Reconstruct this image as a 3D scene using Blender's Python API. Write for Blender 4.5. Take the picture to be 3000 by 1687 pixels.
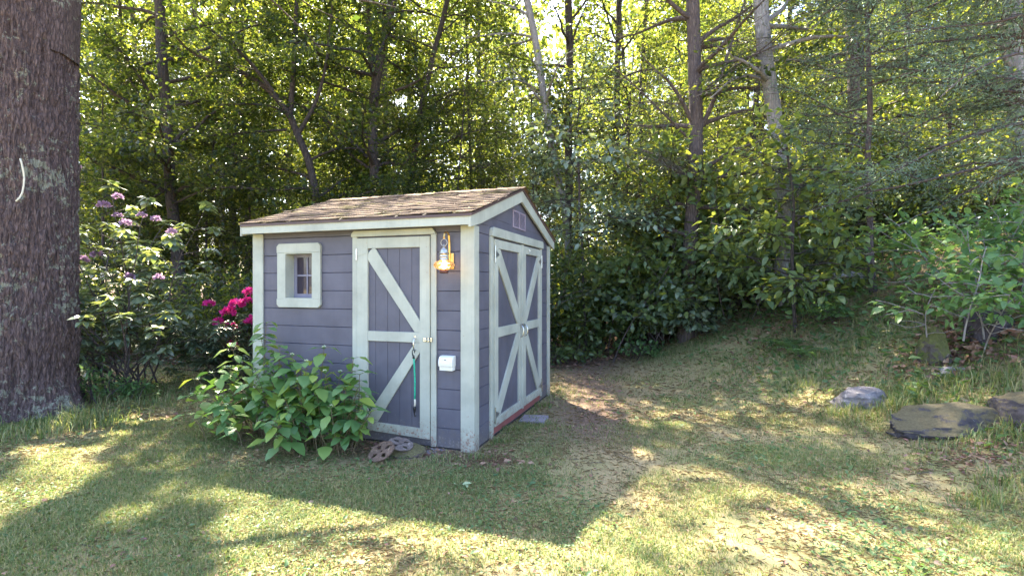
import bpy, bmesh, math, random
import numpy as np
from mathutils import Vector, Matrix

# ------------------------------------------------------------------ camera, world, sun
scene = bpy.context.scene
for o in list(bpy.data.objects): bpy.data.objects.remove(o)
COL = scene.collection
CAM_H = 1.446
cam = bpy.data.cameras.new('camera'); cam_o = bpy.data.objects.new('camera', cam); COL.objects.link(cam_o)
cam.sensor_width = 36; cam.lens = 18.0; cam.clip_end = 600; cam.clip_start = 0.05
cam_o.location = (0, 0, CAM_H)
cam_o.rotation_euler = (math.radians(90 - 0.13), 0, 0)
scene.camera = cam_o

SUN_AZ = math.radians(-24)      # from +Y towards +X
SUN_EL = math.radians(52)
SD = np.array([math.sin(SUN_AZ)*math.cos(SUN_EL), math.cos(SUN_AZ)*math.cos(SUN_EL), math.sin(SUN_EL)])
world = bpy.data.worlds.new('World'); scene.world = world; world.use_nodes = True
wn = world.node_tree.nodes; wl = world.node_tree.links
bg = wn['Background']; sky = wn.new('ShaderNodeTexSky'); sky.sky_type = 'NISHITA'; sky.sun_disc = False
sky.sun_elevation = SUN_EL; sky.sun_rotation = SUN_AZ
sky.air_density = 1.0; sky.dust_density = 2.5; sky.ozone_density = 1.0
wl.new(sky.outputs[0], bg.inputs[0]); bg.inputs[1].default_value = 0.125
sun = bpy.data.lights.new('sun', 'SUN'); sun.energy = 5.0; sun.angle = math.radians(0.53); sun.color = (1.0, 0.90, 0.68)
sun_o = bpy.data.objects.new('sun', sun); COL.objects.link(sun_o)
sun_o.rotation_euler = Vector(SD).to_track_quat('Z', 'Y').to_euler()
scene.view_settings.view_transform = 'Standard'; scene.view_settings.look = 'None'
scene.view_settings.gamma = 1; scene.view_settings.exposure = 2.9
scene.render.engine = 'CYCLES'
scene.cycles.max_bounces = 7; scene.cycles.diffuse_bounces = 4; scene.cycles.transmission_bounces = 6
scene.cycles.transparent_max_bounces = 8
scene.cycles.sample_clamp_indirect = 6; scene.cycles.caustics_reflective = False; scene.cycles.caustics_refractive = False

# ------------------------------------------------------------------ noise, ground shape
def _h(i, j, k, seed):
    n = (i.astype(np.int64)*374761393 + j.astype(np.int64)*668265263 + k.astype(np.int64)*2147483647 + seed*144665) & 0xffffffff
    n = ((n ^ (n >> 13))*1274126177) & 0xffffffff
    n = ((n ^ (n >> 16))*2246822519) & 0xffffffff
    return ((n ^ (n >> 15)) & 0xffff)/65535.0
def vn(x, y, z=None, seed=0):
    x = np.asarray(x, float); y = np.asarray(y, float)
    z = np.zeros_like(x) if z is None else np.asarray(z, float)
    i, j, k = np.floor(x), np.floor(y), np.floor(z)
    u, v, w = x-i, y-j, z-k
    u, v, w = u*u*(3-2*u), v*v*(3-2*v), w*w*(3-2*w)
    r = 0
    for a in (0, 1):
        for b in (0, 1):
            for c in (0, 1):
                r = r + _h(i+a, j+b, k+c, seed)*(u if a else 1-u)*(v if b else 1-v)*(w if c else 1-w)
    return r*2-1
def fbm(x, y, z=None, seed=0, n=4):
    x = np.asarray(x, float); y = np.asarray(y, float); r = 0; a = 1; s = 0
    for k in range(n):
        f = 2.03**k
        r = r + a*vn(x*f, y*f, None if z is None else np.asarray(z)*f, seed+k*17); s += a; a *= .5
    return r/s
def sm(t): t = np.clip(t, 0, 1); return t*t*(3-2*t)
def ground(x, y):
    x = np.asarray(x, float); y = np.asarray(y, float)
    bank = 2.45*sm((x + .25*(y-5) - 2.35)/7.2)*sm((x-.2*y+1.2)/3)*sm((y-1)/3)
    rise = .05*np.clip(y-9.5, 0, 26)*sm((x+2)/6)
    left = .02*np.clip(-x-2, 0, 10) - .03*np.clip(y-11, 0, 14)*sm((-x-5)/4)
    nearshed = np.clip((np.hypot(x+.8, y-5.6)-2.2)/1.5, 0, 1)
    bumps = .035*fbm(x*.6, y*.6, seed=5, n=3) + .02*fbm(x*2.3, y*2.3, seed=9, n=2) + sm((x+.25*(y-5)-3.4)/1.5)*(.10*fbm(x*1.3, y*1.3, seed=15, n=3)+.03*fbm(x*4, y*4, seed=16, n=2))
    return bank + rise + left + bumps*(.25+.75*nearshed) - .012
def px_ground(px, py):
    """world point where the ray through photo pixel (3000 wide) meets the ground"""
    dx = (px-1500)/1500; dz = -(py-840)/1500
    Y = np.arange(1.5, 60, .02)
    z = CAM_H + dz*Y; g = ground(dx*Y, Y)
    k = np.argmax(z < g)
    if z[k] >= g[k]: k = len(Y)-1
    return float(dx*Y[k]), float(Y[k]), float(g[k])
def wp(px, py, Y): return ((px-1500)/1500*Y, Y, CAM_H-(py-840)/1500*Y)

# ------------------------------------------------------------------ node materials
def new_mat(name):
    m = bpy.data.materials.new(name); m.use_nodes = True
    nt = m.node_tree; b = nt.nodes['Principled BSDF']
    return m, nt, b
def nd(nt, t, **kw):
    n = nt.nodes.new('ShaderNode'+t)
    for k, v in kw.items():
        if hasattr(n, k): setattr(n, k, v)
        else: n.inputs[k.replace('_', ' ')].default_value = v
    return n
def ramp(nt, fac, stops):
    r = nt.nodes.new('ShaderNodeValToRGB'); e = r.color_ramp.elements
    while len(e) > 1: e.remove(e[-1])
    e[0].position = stops[0][0]; e[0].color = (*stops[0][1], 1)
    for p, c in stops[1:]:
        q = e.new(p); q.color = (*c, 1)
    nt.links.new(fac, r.inputs[0]); return r.outputs[0]
def noise(nt, scale, detail=4, rough=.55, vec=None, dist=0):
    n = nt.nodes.new('ShaderNodeTexNoise'); n.inputs['Scale'].default_value = scale
    n.inputs['Detail'].default_value = detail; n.inputs['Roughness'].default_value = rough; n.inputs['Distortion'].default_value = dist
    if vec is not None: nt.links.new(vec, n.inputs['Vector'])
    return n.outputs['Fac']
def objvec(nt, scale=(1, 1, 1), rot=(0, 0, 0)):
    t = nt.nodes.new('ShaderNodeTexCoord'); m = nt.nodes.new('ShaderNodeMapping')
    m.inputs['Scale'].default_value = scale; m.inputs['Rotation'].default_value = rot
    nt.links.new(t.outputs['Object'], m.inputs['Vector']); return m.outputs[0]
def mixc(nt, fac, a, b, mode='MIX'):
    m = nt.nodes.new('ShaderNodeMix'); m.data_type = 'RGBA'; m.blend_type = mode
    for i, v in ((0, fac), (6, a), (7, b)):
        if isinstance(v, bpy.types.NodeSocket): nt.links.new(v, m.inputs[i])
        elif i == 0: m.inputs[0].default_value = v
        else: m.inputs[i].default_value = (*v, 1)
    return m.outputs[2]
def bump(nt, b, h, strength=.3, dist=.01):
    n = nt.nodes.new('ShaderNodeBump'); n.inputs['Strength'].default_value = strength; n.inputs['Distance'].default_value = dist
    nt.links.new(h, n.inputs['Height']); nt.links.new(n.outputs[0], b.inputs['Normal'])
def leaf_mat(name, cols, trans, tw=.45, rough=.42, spec=.5, patch=None):
    """cols: list of base colours spread over random leaves; trans: transmitted colours the same way"""
    m, nt, b = new_mat(name)
    g = nt.nodes.new('ShaderNodeNewGeometry'); rnd = g.outputs['Random Per Island']
    base = ramp(nt, rnd, [(i/(len(cols)-1) if len(cols) > 1 else 0, c) for i, c in enumerate(cols)])
    tc = ramp(nt, rnd, [(i/(len(trans)-1) if len(trans) > 1 else 0, c) for i, c in enumerate(trans)])
    nt.links.new(base, b.inputs['Base Color']); b.inputs['Roughness'].default_value = rough
    b.inputs['Specular IOR Level'].default_value = spec
    t = nt.nodes.new('ShaderNodeBsdfTranslucent'); nt.links.new(tc, t.inputs['Color'])
    mx = nt.nodes.new('ShaderNodeMixShader'); mx.inputs[0].default_value = tw
    nt.links.new(b.outputs[0], mx.inputs[1]); nt.links.new(t.outputs[0], mx.inputs[2])
    nt.links.new(mx.outputs[0], nt.nodes['Material Output'].inputs['Surface'])
    return m
def plain(name, col, rough=.6, metal=0, var=.12, nscale=6, bumpv=0, bscale=40):
    m, nt, b = new_mat(name)
    v = objvec(nt); f = noise(nt, nscale, 5, .6, v)
    lo = tuple(c*(1-var) for c in col); hi = tuple(min(1, c*(1+var)) for c in col)
    nt.links.new(ramp(nt, f, [(.3, lo), (.7, hi)]), b.inputs['Base Color'])
    b.inputs['Roughness'].default_value = rough; b.inputs['Metallic'].default_value = metal
    if bumpv: bump(nt, b, noise(nt, bscale, 4, .6, v), bumpv, .004)
    return m
M = {}
def paint(name, col, chip, chip_amt, grain_axis):
    m, nt, b = new_mat(name)
    v = objvec(nt); sc = {'x': (2, 60, 60), 'z': (60, 60, 2)}[grain_axis]
    gv = objvec(nt, sc)
    f = noise(nt, 3.0, 4, .6, v); g = noise(nt, 1.0, 3, .6, gv)
    c = ramp(nt, f, [(.3, tuple(x*.80 for x in col)), (.5, col), (.7, tuple(x*1.16 for x in col))])
    c = mixc(nt, ramp(nt, g, [(.45, (0, 0, 0)), (.75, (.22, .22, .22))]), c, tuple(x*.8 for x in col))
    # small knots and chips
    n2 = noise(nt, 38, 3, .7, v)
    chips = ramp(nt, n2, [(chip_amt, (0, 0, 0)), (chip_amt+.02, (1, 1, 1))])
    # paint wears off near the ground
    sep = nt.nodes.new('ShaderNodeSeparateXYZ'); tco = nt.nodes.new('ShaderNodeTexCoord'); nt.links.new(tco.outputs['Object'], sep.inputs[0])
    mr = nt.nodes.new('ShaderNodeMapRange'); nt.links.new(sep.outputs['Z'], mr.inputs[0])
    mr.inputs[1].default_value = .0; mr.inputs[2].default_value = .35; mr.inputs[3].default_value = .2; mr.inputs[4].default_value = 0
    ad = nt.nodes.new('ShaderNodeMath'); ad.operation = 'ADD'; nt.links.new(n2, ad.inputs[0]); nt.links.new(mr.outputs[0], ad.inputs[1])
    chips = ramp(nt, ad.outputs[0], [(chip_amt, (0, 0, 0)), (chip_amt+.03, (1, 1, 1))])
    c = mixc(nt, chips, c, chip)
    # faint vertical dirt streaks
    st = noise(nt, 1, 4, .6, objvec(nt, (14, 14, .9)))
    c = mixc(nt, ramp(nt, st, [(.55, (0, 0, 0)), (.8, (.3, .3, .3))]), c, tuple(x*.62 for x in col))
    mr2 = nt.nodes.new('ShaderNodeMapRange'); nt.links.new(sep.outputs['Z'], mr2.inputs[0]); mr2.inputs[1].default_value = .02; mr2.inputs[2].default_value = .30; mr2.inputs[3].default_value = .42; mr2.inputs[4].default_value = 0
    ad2 = nt.nodes.new('ShaderNodeMath'); ad2.operation = 'ADD'; nt.links.new(noise(nt, 18, 6, .75, v), ad2.inputs[0]); nt.links.new(mr2.outputs[0], ad2.inputs[1])
    c = mixc(nt, ramp(nt, ad2.outputs[0], [(.66, (0, 0, 0)), (1.0, (.55, .55, .55))]), c, (.17, .135, .11))      # mud splashed up from the ground
    nt.links.new(c, b.inputs['Base Color']); b.inputs['Roughness'].default_value = .62
    bump(nt, b, g, .15, .004)
    return m
M['trim'] = paint('sage_trim_paint', (.42, .435, .39), (.33, .20, .17), .70, 'z')
M['siding'] = paint('slate_siding_paint', (.107, .103, .143), (.20, .20, .24), .74, 'x')
M['door_panel'] = paint('slate_panel_paint', (.103, .100, .138), (.19, .19, .23), .74, 'z')
M['red_sill'] = plain('faded_red_board', (.27, .085, .085), .7, bumpv=.2)
M['dark_wood'] = plain('dark_skid_wood', (.05, .04, .04), .8, bumpv=.3)
M['edge_metal'] = plain('brown_drip_edge', (.09, .055, .06), .5)
M['chrome'] = plain('zinc', (.62, .64, .66), .25, 1, .1)
M['steel_dark'] = plain('aged_steel', (.28, .28, .30), .45, .8)
M['paint_hinge'] = M['trim']
M['brass'] = plain('aged_brass', (.72, .46, .16), .28, 1, .25, 25)
M['brass_grey'] = plain('tarnished_metal', (.50, .46, .42), .3, 1, .3, 25)
M['copper_dark'] = plain('dark_copper', (.16, .07, .06), .4, .8, .3, 25)
M['white_plastic'] = plain('white_plastic', (.78, .78, .76), .45, 0, .05, 12)
M['black'] = plain('black_plastic', (.015, .015, .018), .4)
M['cord_green'] = plain('green_cord', (.02, .42, .27), .6, 0, .35, 90)
M['cord_white'] = plain('white_cord', (.62, .58, .50), .7, 0, .1, 30)
M['curtain'] = plain('dark_interior', (.05, .035, .05), .9)

# roof shingles with moss
m, nt, b = new_mat('shingle_roofing')
v = objvec(nt); g = nt.nodes.new('ShaderNodeNewGeometry')
tab = ramp(nt, g.outputs['Random Per Island'], [(0, (.10, .06, .045)), (.5, (.17, .105, .075)), (1, (.24, .155, .11))])
gr = noise(nt, 260, 3, .8, v)
c = mixc(nt, ramp(nt, gr, [(.35, (0, 0, 0)), (.65, (.4, .4, .4))]), tab, (.30, .22, .17))
mo = noise(nt, 3.2, 6, .65, objvec(nt, (.8, 1.7, 1)))
mo2 = noise(nt, 45, 4, .7, v)
ml = nt.nodes.new('ShaderNodeMath'); ml.operation = 'MULTIPLY_ADD'; nt.links.new(mo2, ml.inputs[0]); ml.inputs[1].default_value = .45; nt.links.new(mo, ml.inputs[2])
mossc = ramp(nt, noise(nt, 30, 3, .6, v), [(.3, (.10, .08, .025)), (.7, (.24, .19, .05))])
c = mixc(nt, ramp(nt, ml.outputs[0], [(.76, (0, 0, 0)), (.86, (.85, .85, .85))]), c, mossc)
nt.links.new(c, b.inputs['Base Color']); b.inputs['Roughness'].default_value = .92
ad = nt.nodes.new('ShaderNodeMath'); ad.operation = 'ADD'; nt.links.new(gr, ad.inputs[0]); nt.links.new(mo2, ad.inputs[1])
bump(nt, b, ad.outputs[0], .8, .008); M['shingle'] = m

def bark(name, base, dark, lichen=None, lamt=.62, sc=1.0, bstr=.8):
    m, nt, b = new_mat(name)
    v = objvec(nt, (9*sc, 9*sc, 2.2*sc)); v1 = objvec(nt)
    vo = nt.nodes.new('ShaderNodeTexVoronoi'); vo.feature = 'DISTANCE_TO_EDGE'; vo.inputs['Scale'].default_value = 2.6
    nz = nt.nodes.new('ShaderNodeTexNoise'); nz.inputs['Scale'].default_value = 2.5; nt.links.new(v, nz.inputs['Vector'])
    mxv = mixc(nt, .25, (0, 0, 0), (0, 0, 0)); mv = mxv.node; nt.links.new(v, mv.inputs[6]); nt.links.new(nz.outputs['Color'], mv.inputs[7])
    nt.links.new(mxv, vo.inputs['Vector'])
    f = noise(nt, 3, 6, .7, v)
    crack = ramp(nt, vo.outputs['Distance'], [(0, (.55, .55, .55)), (.2, (0, 0, 0))])
    c = ramp(nt, f, [(.3, dark), (.65, base)])
    c = mixc(nt, crack, c, dark)
    if lichen:
        l = noise(nt, 14, 6, .75, v1, .4); l0 = noise(nt, 2.2, 2, .5, v1)
        mm = nt.nodes.new('ShaderNodeMath'); mm.operation = 'MULTIPLY_ADD'; nt.links.new(l0, mm.inputs[0]); mm.inputs[1].default_value = .5; nt.links.new(l, mm.inputs[2])
        c = mixc(nt, ramp(nt, mm.outputs[0], [(lamt+.22, (0, 0, 0)), (lamt+.27, (.8, .8, .8))]), c, lichen)
    nt.links.new(c, b.inputs['Base Color']); b.inputs['Roughness'].default_value = .9
    ad = nt.nodes.new('ShaderNodeMath'); ad.operation = 'SUBTRACT'; nt.links.new(f, ad.inputs[0]); nt.links.new(crack, ad.inputs[1])
    bump(nt, b, ad.outputs[0], bstr, .02); return m
M['oak_bark'] = bark('rough_oak_bark', (.21, .145, .145), (.046, .028, .032), (.30, .31, .25), .60, 2.0, 1.0)
M['dark_bark'] = bark('dark_bark', (.10, .08, .08), (.03, .022, .025), None, sc=1.6)
M['grey_bark'] = bark('grey_bark', (.34, .31, .33), (.16, .15, .16), (.40, .42, .38), .62, 1.4, .4)
M['brown_bark'] = bark('brown_bark', (.17, .13, .13), (.06, .045, .05), None, sc=1.4)

LM = {}
LM['maple'] = leaf_mat('maple_leaves', [(.014, .029, .015), (.022, .042, .019), (.038, .066, .024)], [(.09, .15, .02), (.22, .29, .03), (.56, .57, .06)], .39, .4)  # near leaves, darkened so their colour carries the shade of the woods
LM['beech'] = leaf_mat('broad_leaves', [(.075, .125, .065), (.105, .165, .08), (.15, .21, .075)], [(.22, .30, .04), (.36, .42, .05), (.56, .56, .06)], .42, .36, .7)
LM['far'] = leaf_mat('far_leaves', [(.03, .058, .024), (.045, .078, .03), (.06, .10, .035)], [(.15, .24, .04), (.34, .42, .05), (.68, .66, .09)], .47, .45)  # transmitted colours raised for brighter sun glints in the far woods
LM['bluish'] = leaf_mat('bluegreen_leaves', [(.10, .15, .115), (.15, .21, .155), (.22, .29, .22)], [(.18, .26, .07), (.30, .36, .08), (.46, .48, .10)], .34, .32, 1.0)
LM['rhodo'] = leaf_mat('rhododendron_leaves', [(.045, .080, .055), (.065, .105, .07), (.10, .14, .09)], [(.10, .18, .04), (.18, .24, .05), (.26, .28, .06)], .25, .34, .8)
LM['hydrangea'] = leaf_mat('hydrangea_leaves', [(.10, .20, .085), (.13, .25, .095), (.16, .29, .10), (.30, .40, .08)], [(.16, .34, .05), (.22, .42, .06), (.28, .48, .06), (.5, .55, .06)], .36, .42, .6)
LM['cedar'] = leaf_mat('cedar_fronds', [(.12, .18, .15), (.17, .24, .20), (.24, .32, .26), (.15, .21, .15)], [(.14, .24, .12), (.2, .32, .16), (.25, .36, .16)], .3, .5)
LM['hemlock'] = leaf_mat('hemlock_needles', [(.12, .125, .10), (.17, .17, .14), (.11, .14, .10), (.24, .22, .19)], [(.18, .2, .09), (.24, .24, .12)], .28, .55)
LM['pale'] = leaf_mat('pale_sapling_leaves', [(.08, .16, .07), (.11, .21, .085), (.15, .27, .10)], [(.24, .40, .09), (.32, .48, .10)], .4, .42)
LM['grass'] = leaf_mat('grass_blades', [(.085, .15, .065), (.13, .195, .075), (.18, .23, .09), (.32, .31, .14), (.48, .41, .23)], [(.16, .24, .04), (.26, .34, .06), (.36, .4, .10), (.42, .38, .16)], .35, .55, .3)
LM['straw'] = leaf_mat('dry_thatch', [(.38, .29, .18), (.50, .39, .24), (.27, .19, .13)], [(.3, .24, .12), (.36, .28, .14)], .2, .7, .2)
LM['weed'] = leaf_mat('ground_leaves', [(.07, .14, .065), (.10, .18, .075), (.14, .22, .09)], [(.16, .30, .05), (.26, .4, .06)], .35, .5)
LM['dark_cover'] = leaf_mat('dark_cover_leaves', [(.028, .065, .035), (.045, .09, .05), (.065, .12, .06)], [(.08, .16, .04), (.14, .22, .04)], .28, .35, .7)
LM['litter'] = leaf_mat('fallen_leaves', [(.20, .10, .07), (.30, .17, .12), (.40, .27, .20), (.24, .13, .12), (.15, .09, .075)], [(.3, .14, .06), (.36, .2, .1)], .12, .75, .2)
LM['magenta'] = leaf_mat('magenta_petals', [(.60, .015, .26), (.70, .03, .34), (.80, .08, .42)], [(.7, .03, .22), (.8, .08, .3)], .35, .5)
LM['lilac'] = leaf_mat('lilac_petals', [(.34, .20, .36), (.42, .27, .44), (.48, .34, .50)], [(.5, .3, .5), (.6, .4, .6)], .35, .5)
LM['orange'] = leaf_mat('orange_leaf', [(.6, .12, .02), (.7, .2, .03)], [(.7, .15, .02), (.8, .25, .03)], .3, .6)

# ------------------------------------------------------------------ object helpers
def tag(o, label=None, cat=None, group=None, kind=None):
    if label: o['label'] = label
    if cat: o['category'] = cat
    if group: o['group'] = group
    if kind: o['kind'] = kind
    return o
def empty(name, loc=(0, 0, 0), rz=0, label=None, cat=None, group=None):
    o = bpy.data.objects.new(name, None); COL.objects.link(o); o.location = loc; o.rotation_euler = (0, 0, rz)
    o.empty_display_size = .2
    return tag(o, label, cat, group)
def copy_tree(o, parent=None):
    c = o.copy(); COL.objects.link(c)
    if parent: c.parent = parent
    for ch in list(o.children): copy_tree(ch, c)
    return c
def fast_mesh(name, V, F, mat, parent=None, smooth=False, midx=None):
    """V (n,3), F (m,3) triangles or (m,4) quads, given in parent space"""
    V = np.ascontiguousarray(V, np.float32); F = np.ascontiguousarray(F, np.int32)
    me = bpy.data.meshes.new(name); k = F.shape[1]
    me.vertices.add(len(V)); me.vertices.foreach_set('co', V.ravel())
    me.loops.add(F.size); me.loops.foreach_set('vertex_index', F.ravel())
    me.polygons.add(len(F)); me.polygons.foreach_set('loop_start', np.arange(0, F.size, k, dtype=np.int32))
    me.polygons.foreach_set('loop_total', np.full(len(F), k, np.int32))
    if smooth: me.polygons.foreach_set('use_smooth', np.ones(len(F), bool))
    for mm in (mat if isinstance(mat, (list, tuple)) else [mat]): me.materials.append(mm)
    if midx is not None: me.polygons.foreach_set('material_index', np.asarray(midx, np.int32))
    me.update(calc_edges=True)
    o = bpy.data.objects.new(name, me); COL.objects.link(o)
    if parent: o.parent = parent
    return o
class MB:
    def __init__(s): s.v = []; s.f = []
    def add(s, vs, fs):
        n = len(s.v); s.v += [tuple(q) for q in vs]; s.f += [tuple(i+n for i in f) for f in fs]; return s
    def box(s, x0, x1, y0, y1, z0, z1):
        return s.add([(x0, y0, z0), (x1, y0, z0), (x1, y1, z0), (x0, y1, z0), (x0, y0, z1), (x1, y0, z1), (x1, y1, z1), (x0, y1, z1)],
                     [(0, 3, 2, 1), (4, 5, 6, 7), (0, 1, 5, 4), (1, 2, 6, 5), (2, 3, 7, 6), (3, 0, 4, 7)])
    def prism(s, pts, axis, a0, a1):
        n = len(pts)
        def P(p, a): return {'x': (a, p[0], p[1]), 'y': (p[0], a, p[1]), 'z': (p[0], p[1], a)}[axis]
        return s.add([P(p, a0) for p in pts]+[P(p, a1) for p in pts],
                     [tuple(range(n))[::-1], tuple(range(n, 2*n))]+[(i, (i+1) % n, n+(i+1) % n, n+i) for i in range(n)])
    def tube(s, pts, r, n=8, caps=True):
        pts = [Vector(p) for p in pts]; rr = r if isinstance(r, (list, tuple)) else [r]*len(pts)
        base = len(s.v); up = Vector((.13, .31, .94)); prev = None
        for i, p in enumerate(pts):
            t = (pts[min(i+1, len(pts)-1)]-pts[max(i-1, 0)]).normalized()
            a = (up - t*up.dot(t)) if prev is None else (prev - t*prev.dot(t))
            if a.length < 1e-4: a = t.orthogonal()
            a.normalize(); prev = a; b2 = t.cross(a)
            for k in range(n):
                q = 2*math.pi*k/n; s.v.append(tuple(p+(a*math.cos(q)+b2*math.sin(q))*rr[i]))
        for i in range(len(pts)-1):
            for k in range(n):
                A = base+i*n; s.f.append((A+k, A+(k+1) % n, A+n+(k+1) % n, A+n+k))
        if caps:
            s.f.append(tuple(base+k for k in range(n))[::-1]); s.f.append(tuple(base+(len(pts)-1)*n+k for k in range(n)))
        return s
    def lathe(s, prof, c=(0, 0, 0), n=24, axis='z'):
        base = len(s.v)
        for r, h in prof:
            for k in range(n):
                q = 2*math.pi*k/n; x, y = r*math.cos(q), r*math.sin(q)
                s.v.append((c[0]+x, c[1]+y, c[2]+h) if axis == 'z' else (c[0]+x, c[1]+h, c[2]+y))
        for i in range(len(prof)-1):
            for k in range(n):
                A = base+i*n; s.f.append((A+k, A+(k+1) % n, A+n+(k+1) % n, A+n+k))
        s.f.append(tuple(base+k for k in range(n))[::-1]); s.f.append(tuple(base+(len(prof)-1)*n+k for k in range(n)))
        return s
    def build(s, name, mat, parent=None, bevel=0, smooth=False):
        me = bpy.data.meshes.new(name); me.from_pydata(s.v, [], s.f)
        bm = bmesh.new(); bm.from_mesh(me); bmesh.ops.recalc_face_normals(bm, faces=bm.faces); bm.to_mesh(me); bm.free()
        me.materials.append(mat)
        if smooth: me.polygons.foreach_set('use_smooth', [True]*len(me.polygons))
        o = bpy.data.objects.new(name, me); COL.objects.link(o)
        if parent: o.parent = parent
        if bevel:
            b = o.modifiers.new('bevel', 'BEVEL'); b.width = bevel; b.segments = 2; b.limit_method = 'ANGLE'
        return o

# ------------------------------------------------------------------ sun gaps: where the lawn is lit
def inpoly(x, y, poly):
    r = np.zeros(x.shape, bool); n = len(poly)
    for i in range(n):
        x0, y0 = poly[i]; x1, y1 = poly[(i+1) % n]
        c = ((y0 > y) != (y1 > y)) & (x < (x1-x0)*(y-y0)/((y1-y0) if y1 != y0 else 1e-9)+x0)
        r ^= c
    return r
def Z1(p): return [(x*.5823, 1100+y*.5823) for x, y in p]
POLY_A = Z1([(-600, 900), (0, 530), (130, 400), (250, 280), (430, 215), (700, 190), (980, 215), (1010, 290), (830, 340), (700, 430), (520, 480), (420, 570), (150, 720), (0, 820), (-600, 1200)])
POLY_B = Z1([(1000, 760), (1230, 650), (1500, 620), (1750, 610), (2000, 690), (2300, 770), (2600, 770), (2700, 1100), (1900, 1300), (850, 1300), (1100, 900)])
ELL = [(Z1([(1600, 860)])[0], 90, 15, 0), (Z1([(2000, 1000)])[0], 70, 18, 0)]   # shade islands in B
def Z2(x, y, rx, ry, p): return (1400+x*.621, 950+y*.621, rx*.621, ry*.621, p)
LIT = [Z2(*a) for a in [(610, 510, 75, 22, 1), (750, 605, 65, 28, 1), (900, 400, 120, 30, .8), (820, 485, 60, 15, .6), (540, 410, 70, 26, .8), (1080, 475, 110, 22, .6),
    (530, 700, 80, 45, .6), (900, 690, 90, 26, .9), (1050, 700, 180, 26, .8), (820, 740, 50, 30, .8), (340, 890, 60, 75, 1), (260, 960, 100, 60, 1), (100, 1010, 200, 90, 1),
    (300, 1110, 330, 80, .9), (800, 290, 70, 14, 1), (1600, 340, 150, 45, .95), (1330, 360, 110, 16, .9), (1370, 250, 150, 18, .7), (1600, 690, 90, 40, .6), (1420, 1130, 130, 60, .6),
    (2500, 1080, 160, 110, .8), (500, 340, 100, 22, .7), (1650, 120, 60, 30, .8), (2150, 360, 110, 26, .8), (2420, 390, 90, 30, .7), (1000, 595, 60, 16, .5), (1250, 640, 60, 18, .5), (480, 245, 60, 12, .6), (1850, 60, 80, 20, .7), (600,1140,120,40,.5), (2300,820,90,30,.6), (1200,870,80,24,.4)]]
LIT += [(740, 1375, 130, 24, .6), (820, 1400, 80, 24, .7), (480, 1450, 90, 30, .4), (680, 1180, 60, 12, .8), (590, 1080, 60, 10, .8), (860, 1215, 20, 8, .5)]
def lit_frac(x, y):
    """chance that a leaf whose shadow would land on ground point x, y has been dropped"""
    g = ground(x, y); yy = np.maximum(y, .8)
    px = 1500+1500*x/yy; py = 840+1500*(CAM_H-g)/yy
    px = px + 16*vn(x*3, y*3, seed=31)*(3/yy)*2; py = py + 8*vn(x*3, y*3, seed=32)*(3/yy)*2
    r = np.where(px > 1500, .58, .0)*np.ones(x.shape)
    B = inpoly(px, py, POLY_B)
    for (c, rx, ry, _) in ELL: B &= ((px-c[0])/rx)**2+((py-c[1])/ry)**2 > 1
    r[inpoly(px, py, POLY_A) | B] = 1
    nz = fbm(x*1.5, y*1.5, seed=131, n=3); r = np.where((r > .9) & (nz < -.22), .45, r)          # broken up into dapples
    r = np.where((r < .6) & (vn(x*2.2+5, y*2.2, seed=133) > .52), .75, r)
    for cx, cy, rx, ry, p in LIT:
        r = np.maximum(r, p*((((px-cx)/rx)**2+((py-cy)/ry)**2) < 1))
    r[(y < .8)] = .3
    return r
E0x = np.array([math.cos(math.radians(19.1)), -math.sin(math.radians(19.1))]); E0y = np.array([math.sin(math.radians(19.1)), math.cos(math.radians(19.1))])
C0 = np.array([-.342, 4.5])
def keep_mask(P, rng):
    """leaves kept: gaps in the canopy let the sun reach the lit patches of lawn and the roof"""
    t = P[:, 2]/SD[2]; gx = P[:, 0]-SD[0]*t; gy = P[:, 1]-SD[1]*t
    g = ground(gx, gy); t = (P[:, 2]-g)/SD[2]; gx = P[:, 0]-SD[0]*t; gy = P[:, 1]-SD[1]*t
    f = lit_frac(gx, gy)
    # roof: hit at z about 2.3
    t = (P[:, 2]-2.3)/SD[2]; rx = P[:, 0]-SD[0]*t-C0[0]; ry = P[:, 1]-SD[1]*t-C0[1]
    u = rx*E0x[0]+ry*E0x[1]; v = rx*E0y[0]+ry*E0y[1]
    onroof = (u > -2.6) & (u < .1) & (v > -.3) & (v < 1.5) & (P[:, 2] > 2.6)
    f = np.where(onroof, np.maximum(f, .80+.2*(vn(u*2.5, v*3.5, seed=77) > .0)), f)
    return (rng.random(len(P)) > f) | (P[:, 2] < 2.4)

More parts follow.
